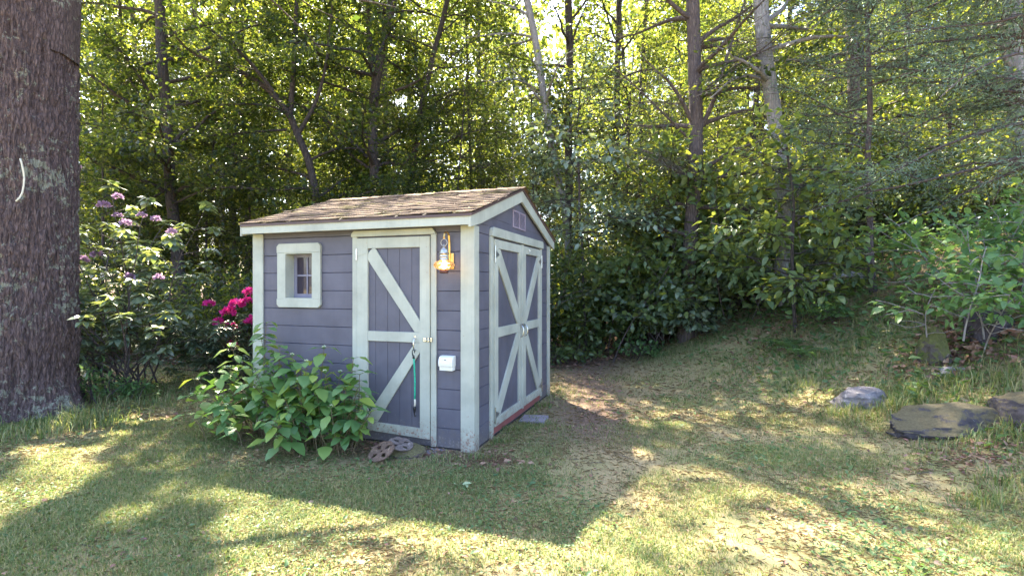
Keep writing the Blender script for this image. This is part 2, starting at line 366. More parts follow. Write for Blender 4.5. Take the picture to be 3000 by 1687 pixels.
# ------------------------------------------------------------------ foliage builders
def unit(a): return a/np.maximum(np.linalg.norm(a, axis=-1, keepdims=True), 1e-9)
def leaves_mesh(P, A, N, L, W, fine=False, fold=.18, droop=.12):
    """P centres/bases, A axis, N normal, L length, W width ratio -> V, F (tri)"""
    A = unit(A); N = unit(N-A*(A*N).sum(1, keepdims=True)); B = np.cross(N, A)
    L = np.broadcast_to(L, (len(P),))[:, None]; W = np.broadcast_to(W, (len(P),))[:, None]
    def pt(a, b, c): return P+A*L*a+B*L*W*b+N*L*c
    if not fine:
        V = np.stack([pt(0, 0, 0), pt(.42, .5, fold*.5), pt(1, 0, -droop), pt(.42, -.5, fold*.5)], 1)
        f = np.array([[0, 2, 1], [0, 3, 2]])
    else:
        V = np.stack([pt(0, 0, 0), pt(.13, .32, .02), pt(.38, .5, fold*.45), pt(.70, .34, fold*.2-droop*.5), pt(1, 0, -droop),
                      pt(.70, -.34, fold*.2-droop*.5), pt(.38, -.5, fold*.45), pt(.13, -.32, .02), pt(.38, 0, 0), pt(.70, 0, -droop*.35)], 1)
        f = np.array([[0, 8, 1], [1, 8, 2], [2, 8, 9], [2, 9, 3], [3, 9, 4], [0, 7, 8], [7, 6, 8], [6, 9, 8], [6, 5, 9], [5, 4, 9]])
    n = V.shape[1]; F = (f[None]+(np.arange(len(P))*n)[:, None, None]).reshape(-1, 3)
    return V.reshape(-1, 3), F
def tubes_mesh(paths, sides=6):
    V = []; F = []; n0 = 0
    for pts, rad in paths:
        pts = np.asarray(pts, float); rad = np.asarray(rad, float); m = len(pts)
        T = unit(np.gradient(pts, axis=0)); ref = np.array([.2, .9, .1]) if abs(T[:, 2]).mean() > .6 else np.array([0, 0, 1.])
        A = unit(np.cross(T, ref)); B = np.cross(T, A)
        s = sides if rad[0] > .03 else 4
        q = np.linspace(0, 2*np.pi, s, endpoint=False)
        R = pts[:, None]+rad[:, None, None]*(A[:, None]*np.cos(q)[None, :, None]+B[:, None]*np.sin(q)[None, :, None])
        V.append(R.reshape(-1, 3)); i = np.arange(m-1)[:, None]*s+n0; k = np.arange(s)[None]; k2 = (k+1) % s
        F.append(np.stack([i+k, i+k2, i+s+k2, i+s+k], -1).reshape(-1, 4)); n0 += m*s
    return np.concatenate(V), np.concatenate(F)
def resample(pts, n):
    pts = np.asarray(pts, float); d = np.r_[0, np.cumsum(np.linalg.norm(np.diff(pts, axis=0), axis=1))]
    t = np.linspace(0, d[-1], n); out = np.stack([np.interp(t, d, pts[:, k]) for k in range(3)], 1)
    if n > 5:
        for _ in range(2): out[1:-1] = (out[:-2]+2*out[1:-1]+out[2:])/4
    return out
def limb_path(p0, az, el, L, rng, seg=7, droop=.0, wig=.12):
    pts = [np.array(p0, float)]; d = np.array([math.cos(az)*math.cos(el), math.sin(az)*math.cos(el), math.sin(el)])
    for i in range(seg):
        d = d+rng.normal(0, wig, 3)+np.array([0, 0, -droop/seg]); d /= np.linalg.norm(d); pts.append(pts[-1]+d*L/seg)
    return np.array(pts)
def spray(path, rng, n, f0=.25, spread=.2, flat=.08):
    """n leaf points scattered about a twig path"""
    t = f0+(1-f0)*rng.random(n); k = t*(len(path)-1); i = np.minimum(k.astype(int), len(path)-2); f = (k-i)[:, None]
    p = path[i]*(1-f)+path[i+1]*f; o = rng.normal(0, 1, (n, 3))*np.array([spread, spread, flat])
    return p+o, unit(path[i+1]-path[i])*.6+unit(o+1e-6)
def grow(limbs, rng, per_m=26, twigs=5, twig_len=.45, spread=.17, flat=.10, tube=True):
    """limbs: [(path, r0, r1)] -> tube list and leaf points"""
    tubes = []; P = []; A = []
    for path, r0, r1 in limbs:
        L = np.linalg.norm(np.diff(path, axis=0), axis=1).sum()
        tubes.append((path, np.linspace(r0, r1, len(path))))
        p, a = spray(path, rng, max(3, int(per_m*L*.5)), .3, spread, flat); P.append(p); A.append(a)
        for k in range(twigs):
            f = .25+.75*(k+rng.random())/twigs; i = min(int(f*(len(path)-1)), len(path)-2); b = path[i]
            d = path[i+1]-path[i]; az = math.atan2(d[1], d[0])+rng.choice([-1, 1])*rng.uniform(.5, 1.2)
            l = L*twig_len*(1.15-f)+.25; tw = limb_path(b, az, rng.uniform(-.15, .45), l, rng, 4, .2, .15)
            if tube: tubes.append((tw, np.linspace(max(.006, r0*.3*(1.1-f)), .003, len(tw))))
            p, a = spray(tw, rng, max(3, int(per_m*l)), .1, spread, flat); P.append(p); A.append(a)
    return tubes, np.concatenate(P), np.concatenate(A)
def tree(name, base, trunk, limbs, seed, bmat, lmat, label, cat='tree', group=None, leafL=.10, W=.62, per_m=26, twigs=8, spread=.14, flat=.07,
         cull=True, fine=False, crown='crown', tilt=.5, twig_len=.45, thin=0, high=None):
    """trunk: [(path, radii)], limbs: [(path, r0, r1)], both in world space"""
    rng = np.random.default_rng(seed); root = empty(name, tuple(base), 0, label, cat, group)
    tb, P, A = grow(limbs, rng, per_m, twigs, twig_len, spread, flat)
    V, F = tubes_mesh(trunk+tb, 10); fast_mesh('trunk', V-np.array(base), F, bmat, root, True)
    if cull: k = keep_mask(P, rng); P, A = P[k], A[k]
    # clumps thin out here and there so that gaps show through
    c = vn(P[:, 0]*1.3, P[:, 1]*1.3, P[:, 2]*1.6, seed=seed+3)
    k = rng.random(len(P)) > thin+np.clip(.25-c, 0, .6)*.8; P, A = P[k], A[k]
    n = len(P); N = rng.normal(0, tilt, (n, 3))+np.array([0, 0, 1]); A = A+rng.normal(0, .4, (n, 3)); A[:, 2] -= .25
    L = leafL*rng.uniform(.6, 1.25, n)
    V, F = leaves_mesh(P, A, N, L, W*rng.uniform(.85, 1.15, n), fine)
    if high:      # out-of-view upper crown: larger leaves added thickly to shade the lawn
        p_, r_, z0, z1, nl, L0, pm = high
        t2, P2, A2 = grow(auto_limbs(p_, r_, z0, z1, nl, L0, L0*.75, rng, (0, .5), .2, .3), rng, pm, 6, .5, .28, .2, False)
        k = keep_mask(P2, rng) if cull else slice(None); P2, A2 = P2[k], A2[k]; m = len(P2)
        V2, F2 = leaves_mesh(P2, A2+rng.normal(0, .4, (m, 3)), rng.normal(0, .45, (m, 3))+np.array([0, 0, 1]), .17*rng.uniform(.7, 1.2, m), .62)
        F = np.concatenate([F, F2+len(V)]); V = np.concatenate([V, V2])
    fast_mesh(crown, V-np.array(base), F, lmat, root)
    return root
def auto_limbs(path, rad, z0, z1, n, L0, L1, rng, el=(.0, .6), droop=.2, r0=.4, az_bias=None):
    out = []
    for i in range(n):
        z = z0+(z1-z0)*(i+rng.random())/n; k = int(np.argmin(abs(path[:, 2]-z))); p = path[k]
        az = rng.uniform(0, 2*math.pi) if az_bias is None else az_bias[0]+rng.normal(0, az_bias[1])
        f = (z-z0)/max(z1-z0, .01); L = (L0*(1-f)+L1*f)*rng.uniform(.7, 1.2)
        e = rng.uniform(*el)+f*.35
        r = max(.012, rad[k]*r0)
        out.append((limb_path(p, az, e, L, rng, 7, droop, .13), r, .006))
    return out
def ptrunk(pts, Y, d0, d1, top=None, n=26, lean=0):
    """trunk through photo points at depth Y; continues up to height top"""
    w = [np.array(wp(px, py, Y)) for px, py in pts]
    g = ground(w[0][0], w[0][1]); w[0][2] = min(w[0][2], float(g))-.1
    if top and w[-1][2] < top:
        d = unit(w[-1]-w[-2]) if w[-1][2]-w[-2][2] > .3 else np.array([0, 0, 1.])
        d = unit(d*np.array([.6, .6, 1])+np.array([lean, 0, 0])); w.append(w[-1]+d*(top-w[-1][2])/d[2])
    p = resample(w, n); p[:, :2] += np.stack([fbm(p[:, 2]*.7, p[:, 2]*0+Y+pts[0][0], seed=3, n=2), fbm(p[:, 2]*.7, p[:, 2]*0-Y, seed=4, n=2)], 1)*.05*np.clip(p[:, 2:3]/2, 0, 1)
    r = np.linspace(d0/2, d1/2, n); r[:3] *= np.array([1.5, 1.18, 1.05])
    return p, r

# ------------------------------------------------------------------ ground
def axis_pts(lo, hi, fine_lo, fine_hi, step):
    a = list(np.arange(fine_lo, fine_hi+1e-6, step)); s = step; x = fine_hi
    while x < hi: s *= 1.25; x += s; a.append(x)
    s = step; x = fine_lo; b = []
    while x > lo: s *= 1.25; x -= s; b.append(x)
    return np.array(b[::-1]+a)
gx = axis_pts(-180, 180, -9, 10, .12); gy = axis_pts(-60, 200, 1, 16, .12)
X, Y = np.meshgrid(gx, gy); Zg = ground(X, Y)
V = np.stack([X, Y, Zg], -1).reshape(-1, 3); nx = len(gx); i = np.arange(len(gy)-1)[:, None]*nx+np.arange(nx-1)[None]
F = np.stack([i, i+1, i+nx+1, i+nx], -1).reshape(-1, 4)
def lawnness(x, y):
    """1 on mown lawn, 0 on bare woodland floor"""
    x = np.asarray(x, float); y = np.asarray(y, float); n = .9*fbm(x*.7, y*.7, seed=21, n=3)
    far = np.where(x > -.2, 10.0+.1*x, 9.6)
    a = sm((far-y+n)/1.2)
    a = a*sm((y*.9+1.4+x+n*.5)/1.0+.3) if False else a
    bankw = sm((x+.25*(y-5)-4.2+n)/2.0)
    return np.clip(a*(1-.55*bankw), 0, 1)
m, nt, b = new_mat('lawn_and_woodland_floor')
v = objvec(nt)
soil = ramp(nt, noise(nt, 9, 8, .75, v), [(.25, (.10, .062, .052)), (.5, (.19, .125, .10)), (.75, (.31, .21, .17))])
thatch = ramp(nt, noise(nt, 24, 8, .8, v), [(.28, (.19, .145, .09)), (.5, (.34, .27, .155)), (.75, (.50, .41, .24))])
green = ramp(nt, noise(nt, 55, 4, .7, v), [(.3, (.13, .155, .06)), (.7, (.24, .27, .11))])
lawnc = mixc(nt, ramp(nt, noise(nt, 1.7, 5, .6, v), [(.42, (0, 0, 0)), (.64, (.7, .7, .7))]), thatch, green)
at = nt.nodes.new('ShaderNodeAttribute'); at.attribute_name = 'lawn'
c = mixc(nt, at.outputs['Fac'], soil, lawnc)
nt.links.new(c, b.inputs['Base Color']); b.inputs['Roughness'].default_value = .95; b.inputs['Specular IOR Level'].default_value = .2
bump(nt, b, noise(nt, 40, 6, .8, v), .7, .02)
gnd = fast_mesh('ground', V, F, m, None, True); tag(gnd, kind='structure')
la = gnd.data.attributes.new('lawn', 'FLOAT', 'POINT')
path_strip = np.exp(-((V[:, 0]-(.80+.13*(V[:, 1]-5)))/.6)**2)*sm((V[:, 1]-4.3)/.8)*sm((10.5-V[:, 1])/1)
near = np.exp(-(((V[:, 0]+1.2)*0+ (V[:, 1]-4.36+.346*(V[:, 0]+.342)))/.30)**2)*(V[:, 0] < -.2)*(V[:, 0] > -3)
lw = lawnness(V[:, 0], V[:, 1])*(1-.95*path_strip)*(1-.9*near)
la.data.foreach_set('value', lw.astype(np.float32))
# pale driveway glimpsed through the trees on the left
dv = np.array([(-34, 21.5), (-13, 21.5), (-11.5, 27), (-40, 27)], float)
dm = plain('pale_gravel', (.55, .50, .46), .9, 0, .2, 3, .4, 50)
ds = MB(); 
xs = np.linspace(0, 1, 24)
P0 = dv[0]+(dv[1]-dv[0])*xs[:, None]; P1 = dv[3]+(dv[2]-dv[3])*xs[:, None]
vs = [(p[0], p[1], float(ground(p[0], p[1]))+.06) for p in P0]+[(p[0], p[1], float(ground(p[0], p[1]))+.06) for p in P1]
ds.add(vs, [(k, k+1, 24+k+1, 24+k) for k in range(23)])
tag(ds.build('driveway', dm), kind='structure')

# ------------------------------------------------------------------ SHED
SH = empty('garden_shed', (C0[0], C0[1], 0), math.radians(-19.1), 'small slate grey wooden shed with pale sage trim and mossy shingle roof', 'shed')
WL, GW, WH = 2.446, 2.54, 1.985
RS = .325
T, S, DP = M['trim'], M['siding'], M['door_panel']
# siding: grooved planks
GZ = [.004]+[.002+.1757*k for k in range(1, 12)]+[2.108, 2.284, 2.46]
w = MB(); wx0, wx1, wz0, wz1 = -2.055, -1.700, 1.323, 1.788
def plank(mb, axis, a0, a1, z0, z1, f, bk):
    g = .0045; pr = [(f, z0+g), (f, z1-g), (f+(.006 if bk > f else -.006), z1-.001), (bk, z1-.001), (bk, z0+.001), (f+(.006 if bk > f else -.006), z0+.001)]
    if axis == 'x': mb.prism([(p[0], p[1]) for p in pr], 'x', a0, a1)     # (y, z) extruded over x
    else: mb.add([(p[0], a0, p[1]) for p in pr]+[(p[0], a1, p[1]) for p in pr], [(5, 4, 3, 2, 1, 0), (6, 7, 8, 9, 10, 11)]+[(i, (i+1) % 6, 6+(i+1) % 6, 6+i) for i in range(6)])
for z0, z1 in zip(GZ[:12], GZ[1:12]+[2.03]):
    if z1 <= wz0 or z0 >= wz1: plank(w, 'x', -WL+.02, -.02, z0, z1, 0, .02)
    else:
        plank(w, 'x', -WL+.02, wx0, z0, z1, 0, .02); plank(w, 'x', wx1, -.02, z0, z1, 0, .02)
        if z0 < wz0: w.box(wx0, wx1, .0, .02, z0+.004, wz0)
        if z1 > wz1: w.box(wx0, wx1, .0, .02, wz1, z1-.004)
w.build('wall', S, SH)
w = MB()
for z0, z1 in zip(GZ[:12], GZ[1:12]+[2.02]): plank(w, 'y', .0, GW, z0, z1, 0, -.02)
def rake(v): return 2.02+.317*min(v, GW-v)
w.prism([(0, 2.02), (GW, 2.02), (GW/2, 2.02+.317*GW/2)], 'x', -.02, -.0035)
for z in (2.108, 2.284):   # grooves in the gable
    a = (z-2.02)/.317
gz = [2.022, 2.108, 2.284, 2.43]
for z0, z1 in zip(gz[:-1], gz[1:]):
    a0 = max(0, (z0-2.02)/.317); a1 = (z1-.005-2.02)/.317
    if a1 > GW/2: a1 = GW/2
    w.prism([(a0, z0), (GW-a0, z0), (GW-a1, z1-.005), (a1, z1-.005)], 'x', -.018, 0)
w.build('gable_wall', S, SH)
w = MB()
for z0, z1 in zip(GZ[:12], GZ[1:12]+[2.02]): plank(w, 'y', 0, GW, z0, z1, -WL, -WL+.02)
w.prism([(0, 2.02), (GW, 2.02), (GW/2, 2.02+.317*GW/2)], 'x', -WL+.004, -WL+.02)
w.build('gable_wall', S, SH)
w = MB()
for z0, z1 in zip(GZ[:12], GZ[1:12]+[2.02]): plank(w, 'x', -WL+.02, -.02, z0, z1, GW, GW-.02)
w.build('wall', S, SH)
MB().box(-WL+.03, -.03, .03, GW-.03, -.05, .03).build('floor', M['dark_wood'], SH)
for y in (.06, GW/2, GW-.2): MB().box(-WL+.01, -.012, y, y+.12, -.10, -.004).build('skid', M['dark_wood'], SH, .004)
MB().box(-WL+.02, -.015, -.004, .03, -.035, .002).build('rim_joist', M['dark_wood'], SH, .003)
MB().box(-.03, .004, .02, GW-.02, -.035, .002).build('rim_joist', M['dark_wood'], SH, .003)
# corner boards: an L of two boards at each corner
def corner(x, y, sx, sy):
    b = MB(); o = .020; w1 = .112
    xa, xb = sorted((x+sx*o, x-sx*w1)); b.box(xa, xb, *sorted((y+sy*.001, y+sy*o)), -.012, WH)
    ya, yb = sorted((y-sy*.001, y-sy*.092)); b.box(*sorted((x+sx*.001, x+sx*o)), ya, yb, -.012, WH)
    b.build('corner_board', T, SH, .003)
corner(0, 0, 1, -1); corner(-WL, 0, -1, -1); corner(0, GW, 1, 1); corner(-WL, GW, -1, 1)
# roof: deck, shingle courses, fascia, rake boards
OH = .15
zt = lambda v: 2.078+RS*(min(v, GW-v)+OH)      # top of the deck
rx0, rx1 = -WL-.045, .062
d = MB()
for sgn in (0, 1):
    f = (lambda v: v) if sgn == 0 else (lambda v: GW-v)
    d.prism([(f(-OH-.012), zt(-OH)-.03), (f(-OH-.012), zt(-OH)-.006), (f(GW/2), zt(GW/2)-.006), (f(GW/2), zt(GW/2)-.03)], 'x', rx0+.006, rx1-.006)
roof = d.build('roof', M['edge_metal'], SH)
rng = np.random.default_rng(4); V = []; F = []; nV = 0
for side in (0, 1):
    rows = 12; run = GW/2+OH+.02; ex = run/rows
    for r in range(rows):
        v0 = -OH-.02+r*ex; v1 = v0+ex*1.35 if r < rows-1 else GW/2+.004
        x = rx0-rng.uniform(0, .012)-(r % 2)*.15
        while x < rx1:
            xe = x+.30*rng.uniform(.93, 1.05); a = max(x, rx0-rng.uniform(0, .006)); bb = min(xe, rx1+rng.uniform(0, .006))
            if bb-a > .02:
                n = 4; xs = np.linspace(a+.002, bb-.002, n)
                lift = .010+rng.uniform(0, .009); jag = rng.normal(0, .003, n)
                for k in range(n-1):
                    q = []
                    for (vv, h, j) in ((v0, lift, 1), (v1, .0025, 0)):
                        for xx, jj in ((xs[k], jag[k]), (xs[k+1], jag[k+1])):
                            vr = vv+jj*j; z = zt(-OH)+RS*(vr+OH)+h+abs(jj)*j; q.append((xx, vr if side == 0 else GW-vr, z))
                    lo = [(p[0], p[1], p[2]-.010) for p in q[:2]]
                    V += q+lo; F += [(nV, nV+1, nV+3, nV+2), (nV+4, nV+5, nV+1, nV)]; nV += 6
            x = xe
# ridge caps
x = rx0-.004
while x < rx1:
    xe = min(x+.15, rx1+.004); h = .012+rng.uniform(0, .006); zr = zt(GW/2)
    for sgn in (-1, 1):
        q = [(x, GW/2, zr+h+.006), (xe+.02, GW/2, zr+h), (xe+.02, GW/2+sgn*.13, zr+h-.13*RS), (x, GW/2+sgn*.13, zr+h+.006-.13*RS)]
        V += q; F.append((nV, nV+1, nV+2, nV+3)); nV += 4
    x = xe
fast_mesh('shingles', np.array(V), np.array(F), M['shingle'], roof)
for y0, y1, yy in ((-OH, -OH+.02, -OH), (GW+OH-.02, GW+OH, GW+OH)):
    b = MB(); b.box(-WL-.025, .020, y0, y1, 1.975, 2.068); b.build('fascia', T, SH, .003)
    s0, s1 = sorted((y0+(.02 if y0 < 0 else 0), 0.0 if y0 < 0 else GW))
    MB().box(-WL-.02, .018, *((y0+.02, -.021) if y0 < 0 else (GW+.021, y1-.02)), 1.992, 2.004).build('soffit', T, SH)
for xa, xb in ((.020, .045), (-WL-.045, -WL-.0265)):
    for sgn in (0, 1):
        f = (lambda v: v) if sgn == 0 else (lambda v: GW-v)
        zb = lambda v: 1.985+.317*v-.002
        MB().prism([(f(-OH-.002), 1.955), (f(-OH-.002), zt(-OH)-.009), (f(GW/2-.0005), zt(GW/2)-.010), (f(GW/2-.0005), 2.385), (f(.06), 1.985+.019)], 'x', xa, xb).build('rake_board', T, SH, .003)
MB().box(-.0005, .019, -OH+.021, -.021, 1.975, 2.07).build('soffit', T, SH, .002)
MB().prism([(.093, 1.95), (GW-.093, 1.95), (GW-.093, 1.985), (GW/2, 2.40), (.093, 1.985)], 'x', -.001, -.0005)
# louvre vent in the gable
ve = MB(); vy0, vy1, vz0, vz1 = 1.06, 1.49, 2.085, 2.275
ve.box(.002, .012, vy0, vy0+.014, vz0, vz1); ve.box(.002, .012, vy1-.014, vy1, vz0, vz1); ve.box(.002, .012, vy0+.014, vy1-.014, vz0, vz0+.012); ve.box(.002, .012, vy0+.014, vy1-.014, vz1-.012, vz1)
ve.box(.002, .012, (vy0+vy1)/2-.004, (vy0+vy1)/2+.004, vz0+.012, vz1-.012)
for k in range(12):
    z = vz0+.016+k*.0135; ve.add([(.004, vy0+.014, z+.0095), (.004, vy1-.014, z+.0095), (.012, vy1-.014, z-.0005), (.012, vy0+.014, z-.0005)], [(0, 1, 2, 3)])
ve.build('vent', plain('mauve_vent', (.34, .28, .36), .6), SH)

# window
W_ = empty('window', (0, 0, 0)); W_.parent = SH
f = MB(); c = .028
f.prism([(-2.147, 1.872-.085), (-1.610, 1.872-.085), (-1.610, 1.878-c), (-1.610-c, 1.878), (-2.147+c, 1.878), (-2.147, 1.878-c)], 'y', -.030, -.001)
f.prism([(-2.147, 1.325), (-1.610, 1.325), (-1.610, 1.241+c), (-1.610-c, 1.241), (-2.147+c, 1.241), (-2.147, 1.241+c)], 'y', -.030, -.001)
f.box(-2.143, -2.055, -.026, -.001, 1.3255, 1.7865); f.box(-1.700, -1.614, -.026, -.001, 1.3255, 1.7865)
f.build('frame', T, W_, .003)
j = MB(); j.box(-2.055, -2.040, -.0245, .125, 1.323, 1.788); j.box(-1.715, -1.700, -.0245, .125, 1.323, 1.788); j.box(-2.040, -1.715, -.0235, .125, 1.323, 1.335); j.box(-2.040, -1.715, -.0235, .125, 1.776, 1.788)
j.build('jamb', T, W_)
sh = MB(); y0, y1 = .095, .12
sh.box(-2.040, -2.005, y0, y1, 1.335, 1.776); sh.box(-1.745, -1.715, y0, y1, 1.335, 1.776); sh.box(-2.005, -1.745, y0, y1, 1.335, 1.375); sh.box(-2.005, -1.745, y0, y1, 1.745, 1.776)
sh.box(-1.884, -1.868, y0+.002, y1-.002, 1.375, 1.745); sh.box(-2.005, -1.884, y0+.002, y1-.002, 1.552, 1.570); sh.box(-1.868, -1.745, y0+.002, y1-.002, 1.552, 1.570)
sh.build('sash', plain('mauve_sash', (.23, .22, .30), .6), W_, .002)
gm, nt, b = new_mat('dark_window_glass'); b.inputs['Base Color'].default_value = (.035, .025, .045, 1); b.inputs['Roughness'].default_value = .06; b.inputs['Specular IOR Level'].default_value = .9
bump(nt, b, noise(nt, 6, 2, .5, objvec(nt)), .15, .01)
for x0, x1 in ((-2.005, -1.884), (-1.868, -1.745)):
    for z0, z1 in ((1.375, 1.552), (1.570, 1.745)): MB().box(x0, x1, .106, .109, z0, z1).build('pane', gm, W_)

# door on the long side
D = empty('door', (0, 0, 0)); D.parent = SH
MB().box(-1.243, -1.190, -.022, -.001, .03, 1.919).build('door_trim', T, SH, .003); MB().box(-.406, -.353, -.022, -.001, .008, 1.919).build('door_trim', T, SH, .003)
c = .05; MB().prism([(-1.250, 1.919), (-.352, 1.919), (-.352, 1.925), (-.385, 1.974), (-1.222, 1.974), (-1.250, 1.945)], 'y', -.034, -.001).build('door_header', T, SH, .004)
p = MB(); xs = [-1.07, -.99, -.86, -.732, -.604, -.505]
for a, bb in zip(xs[:-1], xs[1:]): p.box(a+.0015, bb-.0015, -.012, -.001, .08, 1.81)
p.box(-1.07, -.505, -.006, -.0008, .08, 1.81)
p.build('door_panel', DP, D, .0015)
f = MB(); yf = -.034
f.box(-1.183, -1.065, yf, -.001, .120, 1.903); f.box(-.511, -.411, yf, -.001, .073, 1.903); f.box(-1.065, -.511, yf, -.001, 1.806, 1.903)
f.box(-1.065, -.511, yf+.002, -.001, .940, 1.032)
f.prism([(-1.065, .182), (-.511, .164), (-.511, .075), (-1.065, .100)], 'y', yf+.001, -.001)
f.build('door_frame', T, D, .003)
f = MB(); f.prism([(-1.066, 1.76), (-1.015, 1.807), (-.985, 1.807), (-.510, 1.135), (-.510, 1.033), (-.565, 1.033), (-1.066, 1.70)], 'y', yf+.004, -.0125); f.build('brace', T, D, .003)
f = MB(); f.prism([(-.510, .938), (-.565, .938), (-1.066, .245), (-1.066, .183), (-1.0, .181), (-.965, .181), (-.510, .855)], 'y', yf+.004, -.0125); f.build('brace', T, D, .003)
for z in (1.775, .30):
    h = MB(); h.tube([(-1.186, -.038, z-.075), (-1.186, -.038, z+.03)], .0065, 8); h.build('hinge', M['chrome'], D)
    MB().prism([(-1.178, z-.04), (-1.178, z+.022), (-1.06, z-.003), (-1.06, z-.013)], 'y', -.0375, -.0341).build('strap_hinge', T, D, .001)
def pull(parent, pts, r=.006):
    MB().tube(pts, r, 8).build('handle', M['chrome'], parent, 0, True)
pull(D, [(-.556, -.034, .985), (-.556, -.055, .975), (-.556, -.068, .945), (-.556, -.068, .91), (-.556, -.055, .88), (-.556, -.034, .868)])
MB().box(-.566, -.546, -.037, -.0341, .975, 1.0).build('handle_plate', M['chrome'], D, .002)
l = MB(); l.box(-.470, -.440, -.046, -.0345, .952, .990); l.tube([(-.50+.03, -.05, .971), (-.40, -.05, .971)], .004, 6); l.box(-.425, -.411, -.046, -.0345, .95, .992)
l.build('latch', M['chrome'], D, .002)
MB().box(-.405, -.385, -.036, -.0225, .952, .992).build('latch_keeper', M['chrome'], SH, .002)

# double doors in the gable end
MB().box(.001, .022, .373, .446, -.005, 1.925).build('door_trim', T, SH, .003); MB().box(.001, .022, 2.082, 2.150, .06, 1.925).build('door_trim', T, SH, .003)
hp = [(.372, 1.927), (2.165, 1.927), (2.165, 1.99), (2.145, 2.016), (.415, 2.016), (.385, 1.99)]
MB().prism(hp, 'x', .001, .040).build('door_header', T, SH, .004)
MB().box(.001, .010, .447, 2.081, .02, .098).build('door_sill', M['red_sill'], SH, .003)
for (a0, a1, flip) in ((.452, 1.292, 0), (1.335, 2.078, 1)):
    D2 = empty('double_door', (0, 0, 0)); D2.parent = SH
    i0, i1 = a0+.09, a1-.095 if not flip else a1-.09
    if flip: i0 = a0+.10
    p = MB(); xs = np.linspace(i0-.002, i1+.002, 5)
    for a, bb in zip(xs[:-1], xs[1:]): p.box(.001, .012, a+.0015, bb-.0015, .105, 1.90)
    p.box(.0008, .006, i0-.002, i1+.002, .105, 1.90)
    p.build('door_panel', DP, D2, .0015)
    xf = .034; f = MB()
    f.box(.001, xf, a0, i0, .098, 1.905); f.box(.001, xf, i1, a1, .098, 1.905); f.box(.001, xf, i0, i1, 1.818, 1.905); f.box(.001, xf, i0, i1, .098, .182); f.box(.001, xf-.002, i0, i1, .952, 1.048)
    f.build('door_frame', T, D2, .003)
    k = (lambda v: v) if not flip else (lambda v: i0+i1-v)
    wd = .075
    f = MB(); f.prism([(k(i0), 1.817), (k(i0+wd*.9), 1.817), (k(i1), 1.05+wd*2), (k(i1), 1.049), (k(i1-wd*.7), 1.049), (k(i0), 1.817-wd*1.9)], 'x', .0125, xf-.004); f.build('brace', T, D2, .003)
    f = MB(); f.prism([(k(i1), .951), (k(i1-wd*.8), .951), (k(i0), .183+wd*1.7), (k(i0), .183), (k(i0+wd*.9), .183), (k(i1), .951-wd*1.9)], 'x', .0125, xf-.004); f.build('brace', T, D2, .003)
    hy = a0-.003 if not flip else a1+.002; sg = 1 if not flip else -1
    for z in (1.76, .21):
        MB().tube([(.038, hy, z-.08), (.038, hy, z+.08)], .0065, 8).build('hinge', M['chrome'], D2)
        MB().prism([(hy+sg*.008, z-.04), (hy+sg*.008, z+.04), (hy+sg*.11, z+.006), (hy+sg*.11, z-.006)], 'x', .0342, .0375).build('strap_hinge', M['steel_dark'], D2, .001)
    hy = a1-.05 if not flip else a0+.05
    pull(D2, [(.034, hy, 1.02), (.055, hy, 1.01), (.068, hy, .98), (.068, hy, .93), (.055, hy, .90), (.034, hy, .89)], .0065)
MB().box(.001, .041, 1.292, 1.335, .085, 1.915).build('astragal', T, SH, .003)
l = MB(); l.box(.0345, .048, 1.235, 1.285, 1.0, 1.035); l.tube([(.052, 1.25, 1.018), (.052, 1.37, 1.018)], .004, 6); l.box(.0415, .05, 1.295, 1.33, .998, 1.038); l.build('latch', M['steel_dark'], SH, .002)
MB().tube([(.034, 1.55, 1.875), (.044, 1.55, 1.87), (.044, 1.55, 1.85)], .006, 6).build('hook', M['white_plastic'], SH)

# things fixed to the shed or hanging on it
def on_shed(name, label, cat): 
    e = empty(name, (C0[0], C0[1], 0), math.radians(-19.1), label, cat); return e
LN = on_shed('wall_lantern', 'brass onion lantern glowing on the wall beside the single door', 'lantern')
MB().box(-.256, -.182, -.012, -.0005, 1.604, 1.745).build('back_plate', M['brass'], LN, .003)
LX, LY = -.208, -.150
arm = [(-.219, -.013, 1.62), (-.219, -.018, 1.74), (-.219, -.022, 1.84), (-.218, -.035, 1.90), (-.216, -.065, 1.925), (-.213, -.105, 1.925), (-.21, -.135, 1.905), (-.208, -.150, 1.875), (-.208, -.146, 1.858)]
a_ = MB()
for k in range(len(arm)-1):
    p, q = Vector(arm[k]), Vector(arm[k+1]); t = (q-p).normalized(); n = Vector((1, 0, 0)); u = t.cross(n).normalized()*.003; w2 = n*.008
    a_.add([p-w2-u, p+w2-u, p+w2+u, p-w2+u, q-w2-u, q+w2-u, q+w2+u, q-w2+u], [(0, 1, 2, 3), (4, 5, 6, 7), (0, 1, 5, 4), (1, 2, 6, 5), (2, 3, 7, 6), (3, 0, 4, 7)])
a_.build('arm', M['brass'], LN)
MB().tube([(LX+.030*math.cos(q), LY, 1.828+.030*math.sin(q)) for q in np.linspace(0, 2*math.pi, 21)], .0028, 6, False).build('ring', M['brass_grey'], LN, 0, True)
MB().lathe([(.0, 1.815), (.006, 1.812), (.005, 1.80), (.012, 1.793), (.022, 1.785), (.032, 1.768), (.038, 1.748), (.040, 1.738), (.046, 1.735), (.046, 1.730), (.040, 1.728), (.040, 1.708), (.043, 1.706), (.043, 1.702), (.040, 1.700), (.040, 1.684), (.045, 1.682), (.045, 1.676), (.036, 1.673)], (LX, LY, 0), 28).build('cap', M['brass_grey'], LN, 0, True)
MB().lathe([(.030, 1.596), (.038, 1.592), (.038, 1.566), (.034, 1.562)], (LX, LY, 0), 24).build('base', M['copper_dark'], LN, 0, True)
